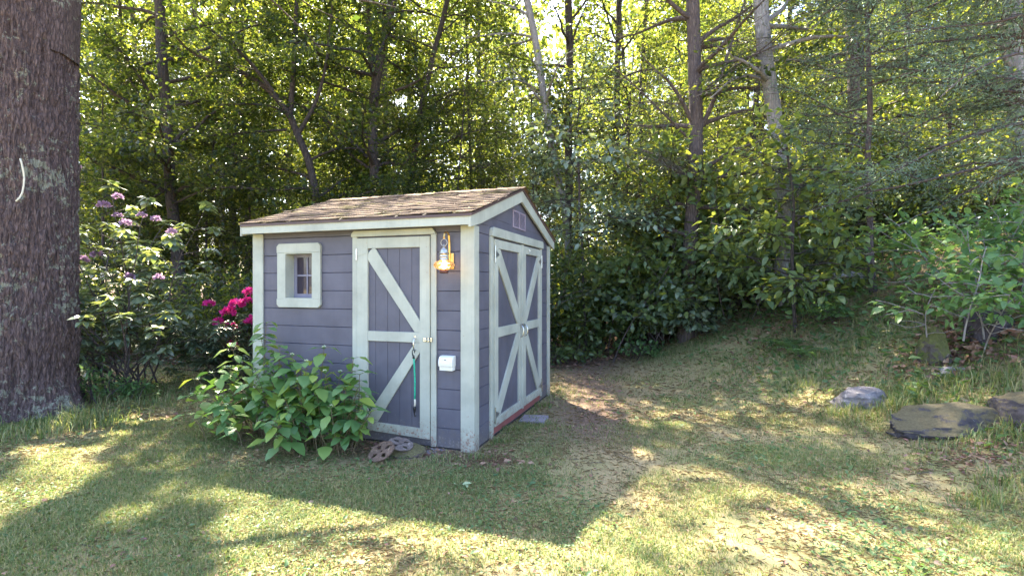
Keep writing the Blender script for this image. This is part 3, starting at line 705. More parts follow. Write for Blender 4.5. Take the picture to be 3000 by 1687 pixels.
gl = bpy.data.materials.new('lantern_glass'); gl.use_nodes = True; nt = gl.node_tree; nt.nodes.remove(nt.nodes['Principled BSDF'])
t1 = nt.nodes.new('ShaderNodeBsdfTransparent'); t1.inputs[0].default_value = (1, .86, .66, 1); t2 = nt.nodes.new('ShaderNodeBsdfGlossy'); t2.inputs['Roughness'].default_value = .05
t3 = nt.nodes.new('ShaderNodeBsdfTranslucent'); t3.inputs[0].default_value = (.95, .72, .45, 1)
ms = nt.nodes.new('ShaderNodeMixShader'); fr = nt.nodes.new('ShaderNodeFresnel'); nt.links.new(fr.outputs[0], ms.inputs[0])
m2 = nt.nodes.new('ShaderNodeMixShader'); m2.inputs[0].default_value = .22; nt.links.new(t1.outputs[0], m2.inputs[1]); nt.links.new(t3.outputs[0], m2.inputs[2])
nt.links.new(m2.outputs[0], ms.inputs[1]); nt.links.new(t2.outputs[0], ms.inputs[2]); nt.links.new(ms.outputs[0], nt.nodes['Material Output'].inputs[0])
gp = [(max(.030, .0885*math.cos(q)), 1.634+.042*math.sin(q)) for q in np.linspace(-1.22, 1.22, 17)]
g_ = MB(); g_.lathe(gp, (LX, LY, 0), 32); g_.f = g_.f[:-2]; g_.build('globe', gl, LN, 0, True)
cg = MB()
for k in range(6):
    q = math.pi*k/3+.3; cg.tube([(LX+(r+.002)*math.cos(q), LY+(r+.002)*math.sin(q), z) for r, z in gp], .0014, 5)
cg.tube([(LX+.0915*math.cos(q), LY+.0915*math.sin(q), 1.634) for q in np.linspace(0, 2*math.pi, 33)], .0016, 5, False)
cg.build('cage', M['brass'], LN)
em = bpy.data.materials.new('warm_bulb'); em.use_nodes = True; nt = em.node_tree; nt.nodes.remove(nt.nodes['Principled BSDF']); e = nt.nodes.new('ShaderNodeEmission'); e.inputs[0].default_value = (1, .66, .30, 1); e.inputs[1].default_value = 2.6
nt.links.new(e.outputs[0], nt.nodes['Material Output'].inputs[0])
MB().lathe([(.004, 1.672), (.012, 1.668), (.014, 1.655), (.024, 1.64), (.027, 1.626), (.022, 1.610), (.010, 1.602), (.002, 1.600)], (LX, LY, 0), 16).build('bulb', em, LN, 0, True)
lt = bpy.data.lights.new('lantern_light', 'POINT'); lt.energy = .28; lt.color = (1, .58, .28); lt.shadow_soft_size = .04
lo = bpy.data.objects.new('lantern_light', lt); COL.objects.link(lo); lo.parent = LN; lo.location = (LX-.0, LY-.02, 1.630)

OB = on_shed('outlet_cover', 'white weatherproof outlet cover mounted low on the wall right of the door', 'outlet cover')
cv = MB(); pr = [(-.0005, .835), (-.035, .835), (-.062, .826), (-.078, .805), (-.084, .775), (-.080, .745), (-.0005, .745)]
cv.prism(pr, 'x', -.300, -.166); cv.build('lid', M['white_plastic'], OB, .003)
MB().prism([(-.0005, .743), (-.070, .743), (-.066, .706), (-.0005, .706)], 'x', -.296, -.170).build('box_body', M['white_plastic'], OB, .003)
MB().box(-.240, -.226, -.0855, -.060, .800, .806).build('latch_slot', M['black'], OB)

BC = on_shed('bungee_cord', 'green bungee cord with black hooks hanging from the single door handle', 'bungee cord')
MB().tube([(-.556, -.060, .80), (-.555, -.052, .72), (-.553, -.046, .6), (-.554, -.045, .5), (-.556, -.045, .40)], .0075, 8).build('cord', M['cord_green'], BC, 0, True)
MB().tube([(-.551, -.050, .43), (-.552, -.047, .39), (-.558, -.046, .345)], .0085, 8).build('cord_end', M['cord_white'], BC, 0, True)
MB().tube([(-.556, -.062, .80), (-.557, -.064, .82), (-.568, -.066, .84), (-.568, -.068, .868), (-.556, -.069, .882), (-.545, -.068, .866), (-.546, -.066, .85)], [.012, .009, .005, .004, .004, .004, .004], 8).build('hook', M['black'], BC, 0, True)
MB().tube([(-.558, -.046, .365), (-.558, -.046, .345), (-.558, -.046, .325), (-.558, -.046, .30), (-.560, -.047, .285), (-.552, -.048, .270), (-.543, -.048, .278), (-.543, -.047, .29)], [.013, .016, .010, .005, .004, .004, .004, .003], 8).build('hook', M['black'], BC, 0, True)

# ------------------------------------------------------------------ stones, discs, pavers
def rock(name, c, size, seed, mat, label, cat='rock', n=80, flat=.0, rough=.18, rz=0, group=None, box=0):
    th = np.linspace(0, 2*np.pi, n*2, endpoint=False); ph = np.linspace(-np.pi/2, np.pi/2, n)
    T_, P_ = np.meshgrid(th, ph); x = np.cos(P_)*np.cos(T_); y = np.cos(P_)*np.sin(T_); z = np.sin(P_)
    if box:
        q = (np.abs(x)**box+np.abs(y)**box+np.abs(z)**box)**(-1/box); x, y, z = x*q, y*q, z*q
    r = 1+rough*fbm(x*1.6+seed, y*1.6, z*1.6, seed, 5)*1.6
    r = r+.10*np.round(4*fbm(x*1.3+seed, y*1.3, z*2.6, seed+9, 2))/4+.05*(1-np.abs(fbm(x*3+seed, y*3, z*5, seed+5, 3))*2)-.03
    rg = np.random.default_rng(seed+100)      # broken faces: cut the lump by random planes
    px_, py_, pz_ = x*r, y*r, z*r
    for _ in range(22):
        nn = rg.normal(0, 1, 3); nn[2] = abs(nn[2])*.8; nn /= np.linalg.norm(nn); dd = rg.uniform(.62, .92); t = px_*nn[0]+py_*nn[1]+pz_*nn[2]; ex = np.maximum(t-dd, 0)*.93
        px_, py_, pz_ = px_-nn[0]*ex, py_-nn[1]*ex, pz_-nn[2]*ex
    x, y, z, r = px_, py_, pz_, 1+.10*fbm(px_*4+seed, py_*4, pz_*6, seed, 5)
    X_, Y_, Z_ = x*r*size[0], y*r*size[1], z*r*size[2]
    if flat: Z_ = np.minimum(Z_, flat*size[2]*(1+.30*fbm(X_*5, Y_*5, seed=seed, n=4)))
    V = np.stack([X_, Y_, Z_], -1).reshape(-1, 3); m_ = 2*n; i = np.arange(n-1)[:, None]*m_; k = np.arange(m_)[None]; k2 = (k+1) % m_
    F = np.stack([i+k, i+k2, i+m_+k2, i+m_+k], -1).reshape(-1, 4)
    o = fast_mesh(name, V, F, mat, None, True); o.location = c; o.rotation_euler = (0, 0, rz)
    return tag(o, label, cat, group)
def stone_mat(name, base, dark, spot, moss=None, mth=.6):
    m, nt, b = new_mat(name); v = objvec(nt)
    c = ramp(nt, noise(nt, 9, 8, .75, v), [(.3, dark), (.7, base)])
    c = mixc(nt, ramp(nt, noise(nt, 22, 5, .7, v, .5), [(.60, (0, 0, 0)), (.64, (.9, .9, .9))]), c, spot)
    if moss:
        g = nt.nodes.new('ShaderNodeNewGeometry'); s_ = nt.nodes.new('ShaderNodeSeparateXYZ'); nt.links.new(g.outputs['Normal'], s_.inputs[0])
        mm = nt.nodes.new('ShaderNodeMath'); mm.operation = 'MULTIPLY_ADD'; nt.links.new(s_.outputs['Z'], mm.inputs[0]); mm.inputs[1].default_value = .45; nt.links.new(noise(nt, 6, 6, .7, v), mm.inputs[2])
        mc = ramp(nt, noise(nt, 60, 3, .7, v), [(.3, tuple(q*.6 for q in moss)), (.7, moss)])
        c = mixc(nt, ramp(nt, mm.outputs[0], [(mth, (0, 0, 0)), (mth+.1, (1, 1, 1))]), c, mc)
    nt.links.new(c, b.inputs['Base Color']); b.inputs['Roughness'].default_value = .92
    bump(nt, b, noise(nt, 20, 10, .85, v), 1.0, .03); return m
SM1 = stone_mat('lichen_granite', (.34, .31, .33), (.14, .12, .14), (.52, .50, .48))
SM2 = stone_mat('mossy_ledge', (.13, .11, .13), (.05, .045, .055), (.2, .19, .2), (.20, .165, .095), .66)
SM3 = stone_mat('green_moss_stone', (.16, .13, .12), (.07, .06, .06), (.24, .2, .19), (.15, .16, .055), .50)
SM4 = stone_mat('pale_stone', (.42, .39, .42), (.28, .26, .29), (.5, .48, .5))
SM5 = plain('slate_paver', (.24, .21, .25), .85, 0, .2, 8, .4, 60)
def at(px, py, dz=0): x, y, z = px_ground(px, py); return (x, y, z+dz)
rock('rock', at(2530, 1175, .0), (.38, .27, .22), 3, SM1, 'pale grey boulder spotted with lichen, low in the lawn', rz=.3, flat=.75)
rock('rock_ledge', at(2815, 1238, .0), (.58, .30, .24), 8, SM2, 'low dark rock ledge with a tan mossy top at the lawn edge', rz=-.12, flat=.6, rough=.2, box=3)
rock('rock_ledge', at(3020, 1215, .02), (.30, .34, .24), 11, SM2, 'low mossy rock ledge cut by the right edge of the photo', rz=.3, flat=.7, rough=.16, box=3)
rock('rock', at(2735, 1055, .10), (.13, .18, .32), 17, SM3, 'upright green mossy stone beside the pile of brown leaves', rz=.4, rough=.22)
rock('rock', at(2800, 1082, -.02), (.26, .15, .07), 21, SM4, 'flat pale grey stone below the pile of brown leaves', rz=.05, flat=.7)
rock('rock', at(2895, 975, .02), (.34, .3, .26), 25, stone_mat('dark_root_stone', (.12, .10, .13), (.05, .04, .055), (.17, .15, .17)), 'dark rough boulder behind the pile of brown leaves', rz=.7)
rock('rock', at(2480, 835, .10), (.4, .25, .15), 27, SM4, 'pale boulder at the top of the grassy bank', rz=.1)
rock('rock', at(1650, 1035, .0), (.20, .12, .07), 29, SM1, 'small grey stone at the wood edge right of the shed', rz=.2)
o = MB().prism([(-.13, -.14), (.15, -.13), (.14, .15), (-.14, .13)], 'z', -.03, .022).build('paver', SM5, None, .006); p = at(1562, 1231, 0); o.location = p; o.rotation_euler = (.02, -.03, -.3)
tag(o, 'flat slate paving stone in the grass by the double doors', 'paving stone')
o = MB().prism([(-.12, -.09), (.11, -.10), (.12, .09), (-.10, .10)], 'z', -.05, .03).build('foundation_block', SM5, None, .006); o.location = (-.66, 4.50, -.035); o.rotation_euler = (0, .02, -.25)
tag(o, 'grey stone block poking out under the shed by its front corner', 'block')
o = MB().prism([(-.09, -.09), (.09, -.09), (.09, .09), (-.09, .09)], 'z', -.06, .02).build('foundation_block', SM5, None, .006); o.location = (-.31, 4.74, -.04); o.rotation_euler = (0, 0, -.33)
tag(o, 'small stone block tucked under the gable end near the corner', 'block')
rock('rock', (-.96, 4.47, .015), (.26, .15, .075), 33, stone_mat('mossy_brown_stone', (.24, .18, .16), (.10, .075, .075), (.5, .45, .45), (.22, .19, .09), .75), 'mossy brown stone under the two round discs', rz=-.2, flat=.7)
def disc(name, loc, rot, R, holes, mat, label):
    """round plate with leaf shaped cut-outs"""
    bm = bmesh.new(); h = .012
    n = 64; gridn = 46; V = []; idx = {}; F = []
    def solid(x, y):
        r = math.hypot(x, y)
        if r > R: return False
        for k in range(holes):
            a = 2*math.pi*k/holes+.4; cx, cy = math.cos(a)*R*.56, math.sin(a)*R*.56
            u = (x-cx)*math.cos(a)+(y-cy)*math.sin(a); v_ = -(x-cx)*math.sin(a)+(y-cy)*math.cos(a)
            if abs(u) < R*.27 and abs(v_) < R*.20*(1-abs(u)/(R*.27))**.7+0.0: return False
        return r > R*.10
    rr = np.linspace(R*.10, R, 22); th = np.linspace(0, 2*math.pi, 97)[:-1]
    pts = {}
    for i, r in enumerate(rr):
        for j, t in enumerate(th):
            rim = .006*math.exp(-((r-R*.93)/(R*.06))**2)+.004*math.cos(t*holes*2)*(r/R)
            pts[i, j] = (bm.verts.new((r*math.cos(t), r*math.sin(t), h/2+rim)), bm.verts.new((r*math.cos(t), r*math.sin(t), -h/2)))
    S_ = {(i, j): solid((rr[i]+rr[i+1])/2*math.cos(t+.033), (rr[i]+rr[i+1])/2*math.sin(t+.033)) for i in range(21) for j, t in enumerate(th)}
    J = len(th)
    for (i, j), s_ in S_.items():
        if not s_: continue
        j2 = (j+1) % J; a, b_, c_, d_ = pts[i, j], pts[i+1, j], pts[i+1, j2], pts[i, j2]
        bm.faces.new((a[0], b_[0], c_[0], d_[0])); bm.faces.new((a[1], d_[1], c_[1], b_[1]))
        for (ni, nj, p, q) in ((i-1, j, d_, a), (i+1, j, b_, c_), (i, (j-1) % J, a, b_), (i, j2, c_, d_)):
            if not S_.get((ni, nj), False): bm.faces.new((p[0], p[1], q[1], q[0]))
    for v_ in [v_ for v_ in bm.verts if not v_.link_faces]: bm.verts.remove(v_)
    me = bpy.data.meshes.new(name); bm.to_mesh(me); bm.free(); me.materials.append(mat)
    for p in me.polygons: p.use_smooth = True
    o = bpy.data.objects.new(name, me); COL.objects.link(o); o.location = loc; o.rotation_euler = rot
    return tag(o, label, 'garden disc')
rust = stone_mat('weathered_tan_disc', (.30, .19, .14), (.17, .11, .09), (.5, .36, .28)); rust2 = stone_mat('weathered_grey_disc', (.30, .24, .23), (.18, .14, .14), (.52, .44, .42))
disc('pierced_disc', (-1.10, 4.31, .06), (math.radians(24), math.radians(-20), 0), .115, 4, rust, 'round tan pierced disc leaning on the ground, left of its grey twin')
disc('pierced_disc', (-.965, 4.43, .085), (math.radians(14), math.radians(8), .5), .11, 4, rust2, 'round greyish pierced disc lying on the mossy stone by the door')

# ------------------------------------------------------------------ big trunk on the left
def noise_bark(th, z):
    X_, Y_ = np.cos(th)*4.6, np.sin(th)*4.6
    r1 = 1-np.abs(fbm(X_*1.5, Y_*1.5, z*2.1, 41, 4))*2.4
    r2 = fbm(X_*5, Y_*5, z*9, 44, 4)
    r3 = fbm(X_*9, Y_*9, z*13, 47, 3)
    return .034*r1+.030*r2+.018*r3
BT = (-5.54, 5.66, float(ground(-5.3, 5.5)))
z = np.r_[np.linspace(-.15, 5.6, 620), 6.5, 8, 10]; th = np.linspace(0, 2*np.pi, 560, endpoint=False); TH, ZZ = np.meshgrid(th, z)
R_ = (.53)*(1+.36*np.exp(-np.clip(ZZ, 0, 9)/.22)*(.75+.35*np.cos(TH*5+.6)+.2*np.cos(TH*3)))-.012*ZZ+.018*np.cos(TH*3+ZZ*.5)+.02*np.exp(-((ZZ-.9)/.3)**2)+noise_bark(TH, ZZ)
scar = np.exp(-((TH-(-.98))/.022)**2)*(ZZ > 2.05)*(ZZ < 2.9)
Xc = .045*ZZ*.6+.02*np.sin(ZZ*.9)
V = np.stack([Xc+R_*np.cos(TH), R_*np.sin(TH), ZZ], -1).reshape(-1, 3); m_ = len(th); i = np.arange(len(z)-1)[:, None]*m_; k = np.arange(m_)[None]; k2 = (k+1) % m_
F = np.stack([i+k, i+k2, i+m_+k2, i+m_+k], -1).reshape(-1, 4)
OAK = empty('oak_tree', BT, 0, 'massive rough barked trunk filling the left edge, patched with lichen', 'tree')
fast_mesh('trunk', V, F, M['oak_bark'], OAK, True)
def on_trunk(px, py, off=.01):
    """first point of the trunk's front met by a photo ray"""
    for Yv in np.arange(4.2, 6.5, .004):
        x, y, z_ = wp(px, py, Yv); zz = z_-BT[2]; cx = BT[0]+.027*zz+.02*math.sin(zz*.9)
        if math.hypot(x-cx, y-BT[1]) < .53-.012*zz+.022+off: return (x, y, z_)
    return wp(px, py, 5.3)
cp = [on_trunk(a, b_, .055) for a, b_ in ((60, 465), (64, 478), (69, 500), (72, 522), (70, 545), (66, 565), (58, 580), (47, 590))]
o = MB().tube(cp, .0085, 8).build('cord', M['cord_white'], None, 0, True); tag(o, 'curved white cord stuck in the bark of the massive trunk', 'cord')
rng = np.random.default_rng(77); op = resample([(BT[0]+.25, BT[1], 4), (BT[0]+.4, BT[1]+.1, 8), (BT[0]+.6, BT[1]+.3, 13)], 20)
lb = auto_limbs(op, np.linspace(.4, .2, 20), 5.2, 12.5, 30, 4.6, 3, rng, (.1, .6), .3, .3)
tb, P, A = grow(lb, rng, 60, 6, .5, .25, .14)
k = keep_mask(P, rng); P, A = P[k], A[k]
Vt, Ft = tubes_mesh([(op, np.linspace(.4, .2, 20))]+tb, 8); fast_mesh('limbs', Vt-np.array(BT), Ft, M['oak_bark'], OAK, True).name = 'limb'
n = len(P); Vl, Fl = leaves_mesh(P, A+rng.normal(0, .4, (n, 3)), rng.normal(0, .5, (n, 3))+np.array([0, 0, 1]), .13*rng.uniform(.6, 1.2, n), .55)
fast_mesh('crown', Vl-np.array(BT), Fl, LM['maple'], OAK)

# ------------------------------------------------------------------ trees one can tell apart
R = np.random.default_rng
def hero(name, pts, Y, d0, d1, top, seed, bmat, lmat, label, limbs, extra=(), forks=(), **kw):
    """limbs: (z0, z1, n, L0, L1); extra: hand-placed limbs through photo points [(pts, Y0, Y1, r0)]"""
    rng = R(seed); p, r = ptrunk(pts, Y, d0, d1, top)
    tr = [(p, r)]; lb = []
    for (fp, fY, fd0, fd1, ftop) in forks:
        w = [np.array(wp(a, b, fY)) for a, b in fp]; d = unit(w[-1]-w[-2]); w.append(w[-1]+d*(ftop-w[-1][2])/max(d[2], .2))
        q = resample(w, 16); tr.append((q, np.linspace(fd0/2, fd1/2, 16))); lb += auto_limbs(q, np.linspace(fd0/2, fd1/2, 16), q[3][2], q[-1][2], 9, 1.6, 1.4, rng)
    for L in limbs: lb += auto_limbs(p, r, *L, rng)
    for (ep, Y0, Y1, r0) in extra:
        w = [wp(a, b, Y0+(Y1-Y0)*i/(len(ep)-1)) for i, (a, b) in enumerate(ep)]; lb.append((resample(w, 14), r0, .012))
    zt_ = max(CAM_H+.60*Y, 6.5)
    if top > zt_+1: kw.setdefault('high', (p, r, zt_, top+.2, 22, 3.1, (44 if pts[0][0] < 1000 else 34) if pts[0][0] < 1600 else 18))
    return tree(name, tuple(p[0]+np.array([0, 0, .1])), tr, lb, seed, bmat, lmat, label, **kw)

hero('maple_tree', [(547, 1013), (530, 860), (505, 600), (490, 420), (478, 200), (472, 0)], 12, .27, .17, 13, 101, M['dark_bark'], LM['maple'],
     'slim dark tree with a leaning trunk, halfway between the massive trunk and the shed', [(3.0, 6.5, 14, 3.0, 3.4), (6.5, 12.5, 22, 3.6, 2.2)],
     [([(468, 320), (400, 210), (330, 120), (260, 50)], 12, 10.8, .04), ([(500, 550), (430, 590), (350, 560), (280, 590)], 12, 10.5, .03),
      ([(505, 600), (590, 556), (700, 545), (800, 560), (880, 552)], 12, 11, .03), ([(490, 420), (420, 300), (370, 210), (310, 150)], 12, 11.5, .035)], per_m=105, leafL=.105)
hero('maple_tree', [(1105, 950), (1100, 569), (1088, 430), (1092, 330), (1098, 222), (1120, 190), (1128, 85), (1154, 0)], 13, .27, .19, 14, 102, M['dark_bark'], LM['maple'],
     'dark forked maple rising behind the middle of the shed roof', [(2.6, 5.5, 12, 2.2, 3.0), (5.5, 13.5, 26, 3.2, 2.2)],
     [([(1069, 222), (1000, 197), (949, 167), (885, 124), (799, 86), (730, 60)], 13, 11.5, .05), ([(1077, 462), (1000, 385), (936, 338), (850, 295), (780, 262)], 13, 12, .055),
      ([(1090, 500), (1020, 449), (970, 385), (930, 330)], 13, 12.5, .04), ([(1100, 400), (1060, 300), (1045, 250)], 13, 12.6, .03)],
     forks=[([(1095, 225), (1081, 130), (1081, 43)], 13, .15, .12, 12)], per_m=105)
hero('maple_tree', [(1200, 900), (1197, 560), (1227, 385), (1238, 290), (1261, 192), (1300, 60)], 14, .20, .12, 11, 103, M['dark_bark'], LM['maple'],
     'slender crooked dark tree just right of the forked maple behind the roof', [(2.8, 10.5, 24, 2.2, 2.0)],
     [([(1238, 290), (1222, 240), (1215, 160), (1225, 90)], 14, 14, .04)], per_m=105)
hero('maple_tree', [(927, 900), (927, 595), (906, 470), (876, 406), (850, 342)], 12, .24, .15, 4.6, 104, M['dark_bark'], LM['maple'],
     'dark leaning maple behind the left end of the roof with long limbs arching left', [(2.2, 4.4, 9, 2.6, 3.2)],
     [([(850, 342), (799, 265), (713, 214), (628, 180), (551, 163), (530, 120), (499, 94), (470, 40)], 12, 10.5, .075), ([(800, 268), (740, 190), (680, 130), (600, 80), (560, 20)], 11.7, 10.5, .05),
      ([(842, 381), (760, 385), (671, 394), (600, 400)], 12, 11, .03), ([(920, 560), (860, 545), (799, 556), (690, 550), (585, 552)], 12, 11, .03),
      ([(850, 342), (800, 310), (720, 305), (640, 310)], 12, 11.4, .03), ([(870, 400), (930, 300), (960, 180), (970, 60), (980, -80)], 12, 12, .05)],
     forks=[([(850, 342), (862, 200), (868, 60), (872, -60)], 12, .13, .05, 11)], high=(resample([wp(868, 60, 12), wp(880, -1000, 12)], 14), np.full(14, .06), 8.4, 13, 30, 3.4, 42), per_m=105, twigs=9)  # upright fork and unseen high crown added to shade the foreground lawn
hero('maple_tree', [(1680, 980), (1660, 640), (1642, 536), (1601, 338), (1572, 160), (1543, 0)], 12, .19, .14, 13, 105, M['grey_bark'], LM['maple'],
     'thin pale grey tree leaning left above the peak of the shed', [(4.0, 12.5, 24, 1.8, 2.4)], [([(1590, 290), (1560, 250), (1500, 230), (1440, 245)], 12, 11, .03)], per_m=85)
hero('maple_tree', [(1668, 980), (1665, 640), (1668, 400), (1668, 200), (1664, 0)], 13.5, .22, .18, 15, 106, M['dark_bark'], LM['maple'],
     'straight dark trunk behind the right slope of the shed roof', [(5, 14.5, 26, 2.0, 2.6)], [([(1668, 150), (1690, 80), (1720, 10)], 13.5, 13, .04)], per_m=85)
hero('hemlock_tree', [(2015, 960), (2014, 873), (2030, 600), (2040, 350), (2032, 180), (2028, 0)], 9.6, .27, .21, 13, 107, M['brown_bark'], LM['hemlock'],
     'stout brown trunked hemlock with drooping greyish sprays in the middle of the woods', [(2.4, 6.5, 20, 1.5, 2.1), (6.5, 12.5, 20, 2.2, 1.3)],
     [([(2035, 400), (2080, 330), (2110, 230), (2166, 47), (2190, -20)], 9.6, 9.4, .05), ([(2030, 420), (1960, 350), (1880, 270), (1800, 200)], 9.6, 9, .03)],
     per_m=150, twigs=8, leafL=.065, W=.20, spread=.09, flat=.05, twig_len=.5, thin=.1)
hero('maple_tree', [(2300, 960), (2290, 600), (2285, 400), (2262, 290), (2240, 150), (2228, 0)], 9, .27, .22, 13, 108, M['grey_bark'], LM['maple'],
     'smooth pale grey trunk standing right of the brown hemlock', [(5.0, 12.5, 22, 1.8, 2.6)],
     [([(2262, 250), (2200, 220), (2140, 235), (2080, 290)], 9, 8.8, .035), ([(2262, 180), (2330, 175), (2400, 190)], 9, 8.8, .02)], per_m=85)
hero('maple_tree', [(2450, 830), (2465, 640), (2500, 300), (2496, 120), (2490, 0)], 11, .26, .2, 14, 109, M['brown_bark'], LM['maple'],
     'brown trunk in the right woods, its foot behind the grassy bank', [(3.6, 13.5, 26, 2.0, 2.6)], per_m=85)
hero('birch_tree', [(2985, 760), (2978, 500), (2972, 250), (2960, 0)], 8.6, .26, .2, 12, 110, M['grey_bark'], LM['maple'],
     'pale trunk at the right edge of the photo behind the leafy sapling', [(4.5, 11.5, 18, 1.6, 2.2)], per_m=70)
hero('sapling', [(2352, 880), (2350, 760), (2342, 640), (2335, 520)], 9.2, .045, .02, 4.2, 111, M['grey_bark'], LM['beech'],
     'very thin whitish sapling stem standing at the top of the bank', [(2.4, 4.1, 9, .5, .5)], per_m=26, twigs=3, leafL=.11, spread=.1, cull=False)
hero('maple_tree', [(700, 940), (690, 700), (684, 480), (700, 300)], 15.5, .17, .1, 11, 112, M['dark_bark'], LM['maple'],
     'slim far tree seen between the leaning dark tree and the shed', [(3.0, 10.5, 24, 2.4, 2.0)], per_m=95)
hero('maple_tree', [(372, 940), (376, 780), (366, 600), (360, 430), (356, 250)], 13.5, .12, .08, 9.5, 113, M['dark_bark'], LM['maple'],
     'very slim dark tree right beside the massive trunk, behind the lilac flowers', [(2.8, 9.2, 22, 2.2, 2.0)], per_m=36)
hero('maple_tree', [(2640, 780), (2645, 600), (2650, 300)], 15, .16, .12, 13, 114, M['brown_bark'], LM['maple'],
     'thin brown trunk deep in the right woods beyond the bank', [(2.8, 12.5, 26, 2.0, 2.2)], per_m=85)
hero('maple_tree', [(1790, 980), (1800, 640), (1806, 420)], 14.5, .2, .14, 13, 115, M['dark_bark'], LM['maple'],
     'dark trunk half hidden by leaves, between the shed peak and the hemlock', [(3.0, 12.5, 28, 2.2, 2.4)], per_m=95)
hero('maple_tree', [(2178, 960), (2190, 700), (2200, 500), (2215, 250)], 14, .19, .12, 12, 116, M['dark_bark'], LM['maple'],
     'dark trunk seen deep between the hemlock and the pale grey trunk', [(2.6, 11.5, 26, 2.2, 2.2)], per_m=32)

# cedar reaching in from the right, at the top
rng = R(201); p, r = ptrunk([(3230, 900), (3220, 300)], 6.6, .3, .2, 10)
lb = []
for i in range(30):
    z = rng.uniform(3.1, 6.8); k = int(np.argmin(abs(p[:, 2]-z))); lb.append((limb_path(p[k], math.pi+rng.normal(0, .55), rng.uniform(-.05, .25), rng.uniform(1.8, 4.0), rng, 8, .35, .08), .03, .006))
lb += auto_limbs(p, r, 2.6, 9.5, 16, 1.8, 1.2, rng, (.0, .3), .3)
tree('cedar_tree', tuple(p[0]), [(p, r)], lb, 201, M['brown_bark'], LM['cedar'], 'pale blue green cedar reaching in from the upper right corner', per_m=340, twigs=10, leafL=.062, W=.17, spread=.085, flat=.035, twig_len=.42, cull=True, tilt=.9)
rng = R(202); p, r = ptrunk([(2560, 840), (2545, 500)], 8.0, .1, .06, 6.5)
tree('cedar_tree', tuple(p[0]), [(p, r)], auto_limbs(p, r, 2.7, 6.3, 26, 1.7, 1.0, rng, (-.05, .3), .35), 202, M['brown_bark'], LM['cedar'], 'slender blue green cedar left of the corner cedar, thin trunk on the bank',
     per_m=280, twigs=9, leafL=.058, W=.17, spread=.08, flat=.035, cull=True, tilt=.9)

# ------------------------------------------------------------------ woodland behind: repeated trees
def proto(name, seed, H, z0, n, L0, L1, dia, bmat, lmat, per_m, leafL, twigs=5):
    rng = R(seed); p = resample([(0, 0, -.3), (rng.normal(0, .1), rng.normal(0, .1), H*.4), (rng.normal(0, .3), rng.normal(0, .3), H)], 16); r = np.linspace(dia/2, dia/5, 16)
    lb = auto_limbs(p, r, z0, H*.97, n, L0, L1, rng, (.05, .6), .2)
    return tree(name, (0, 0, 0), [(p, r)], lb, seed, bmat, lmat, None, per_m=per_m, leafL=leafL, twigs=twigs+2, cull=False, spread=.2, flat=.11)
protos = [proto('woodland_tree', 301, 13, 1.8, 34, 2.8, 1.8, .22, M['dark_bark'], LM['far'], 50, .13),
          proto('woodland_tree', 302, 17, 3.5, 38, 3.4, 2.4, .34, M['brown_bark'], LM['far'], 64, .14),
          proto('woodland_tree', 303, 9, 1.0, 28, 2.2, 1.4, .12, M['dark_bark'], LM['maple'], 55, .12),
          proto('woodland_tree', 304, 15, 2.5, 36, 3.0, 2.0, .26, M['grey_bark'], LM['far'], 64, .13)]
rng = R(400); spots = []
def far_spot(pxa, pxb, Ya, Yb, n, kinds, mind, label, group):
    c = 0; tries = 0
    while c < n and tries < 3000:
        tries += 1; px = rng.uniform(pxa, pxb); Yv = rng.uniform(Ya, Yb); x = (px-1500)/1500*Yv
        if all(math.hypot(x-a, Yv-b) > mind for a, b, *_ in spots):
            spots.append((x, Yv, int(rng.choice(kinds)), label, group)); c += 1
far_spot(-300, 600, 16, 24, 9, [0, 2, 0], 2.2, 'woodland tree far behind the massive trunk on the left', 'trees far behind the massive trunk')
far_spot(600, 1500, 16.5, 19, 5, [2], 2.1, 'woodland tree in the sunlit woods well behind the shed', 'trees in the woods behind the shed')
far_spot(350, 1500, 20, 27, 15, [1, 3, 1], 1.8, 'woodland tree in the sunlit woods well behind the shed', 'trees in the woods behind the shed')  # tall trees, more of them added to shade the nearer crowns
far_spot(1500, 2300, 16.5, 26, 9, [0, 2, 2], 2.1, 'woodland tree deep in the woods between the shed and the bank', 'trees in the woods right of the shed')
far_spot(2300, 3300, 14.5, 26, 10, [0, 2, 2], 2.1, 'woodland tree deep in the woods above the grassy bank', 'trees in the woods above the bank')
far_spot(-300, 3300, 27, 44, 34, [0, 1, 3], 2.6, 'distant woodland tree at the very back of the woods', 'trees at the back of the woods')
used = set()
for (x, y, k, label, group) in spots:
    if (y < 19 and x < 4) or (-13 < x < 1 and y-.72*[13, 17, 9, 15][k]*1.1-2.5 < 4.5): k = 2      # younger trees along the edge, which let the sun down on the lawn
    o = protos[k] if k not in used else copy_tree(protos[k]); used.add(k)
    s = rng.uniform(.85, 1.2); o.location = (x, y, float(ground(x, y))); o.rotation_euler = (0, 0, rng.uniform(0, 6.28)); o.scale = (s, s, s*rng.uniform(.9, 1.1))
    tag(o, label, 'tree', group)

# far wood as one mass
rng = R(500); n = 90000; a = rng.uniform(-1.15, 1.15, n); d = rng.uniform(46, 58, n); zz = rng.uniform(0, 1, n)**.8*33
P = np.stack([np.sin(a)*d, np.cos(a)*d, zz+.5], 1); c = vn(P[:, 0]*.35, P[:, 1]*.35, P[:, 2]*.35, 7); P = P[c > -.25+.02*np.maximum(P[:, 2]-12, 0)]; n = len(P)
V, F = leaves_mesh(P, rng.normal(0, 1, (n, 3)), rng.normal(0, .7, (n, 3))+np.array([0, 0, 1]), .75*rng.uniform(.6, 1.3, n), .7)
tag(fast_mesh('distant_woods', V, F, LM['far']), kind='stuff')

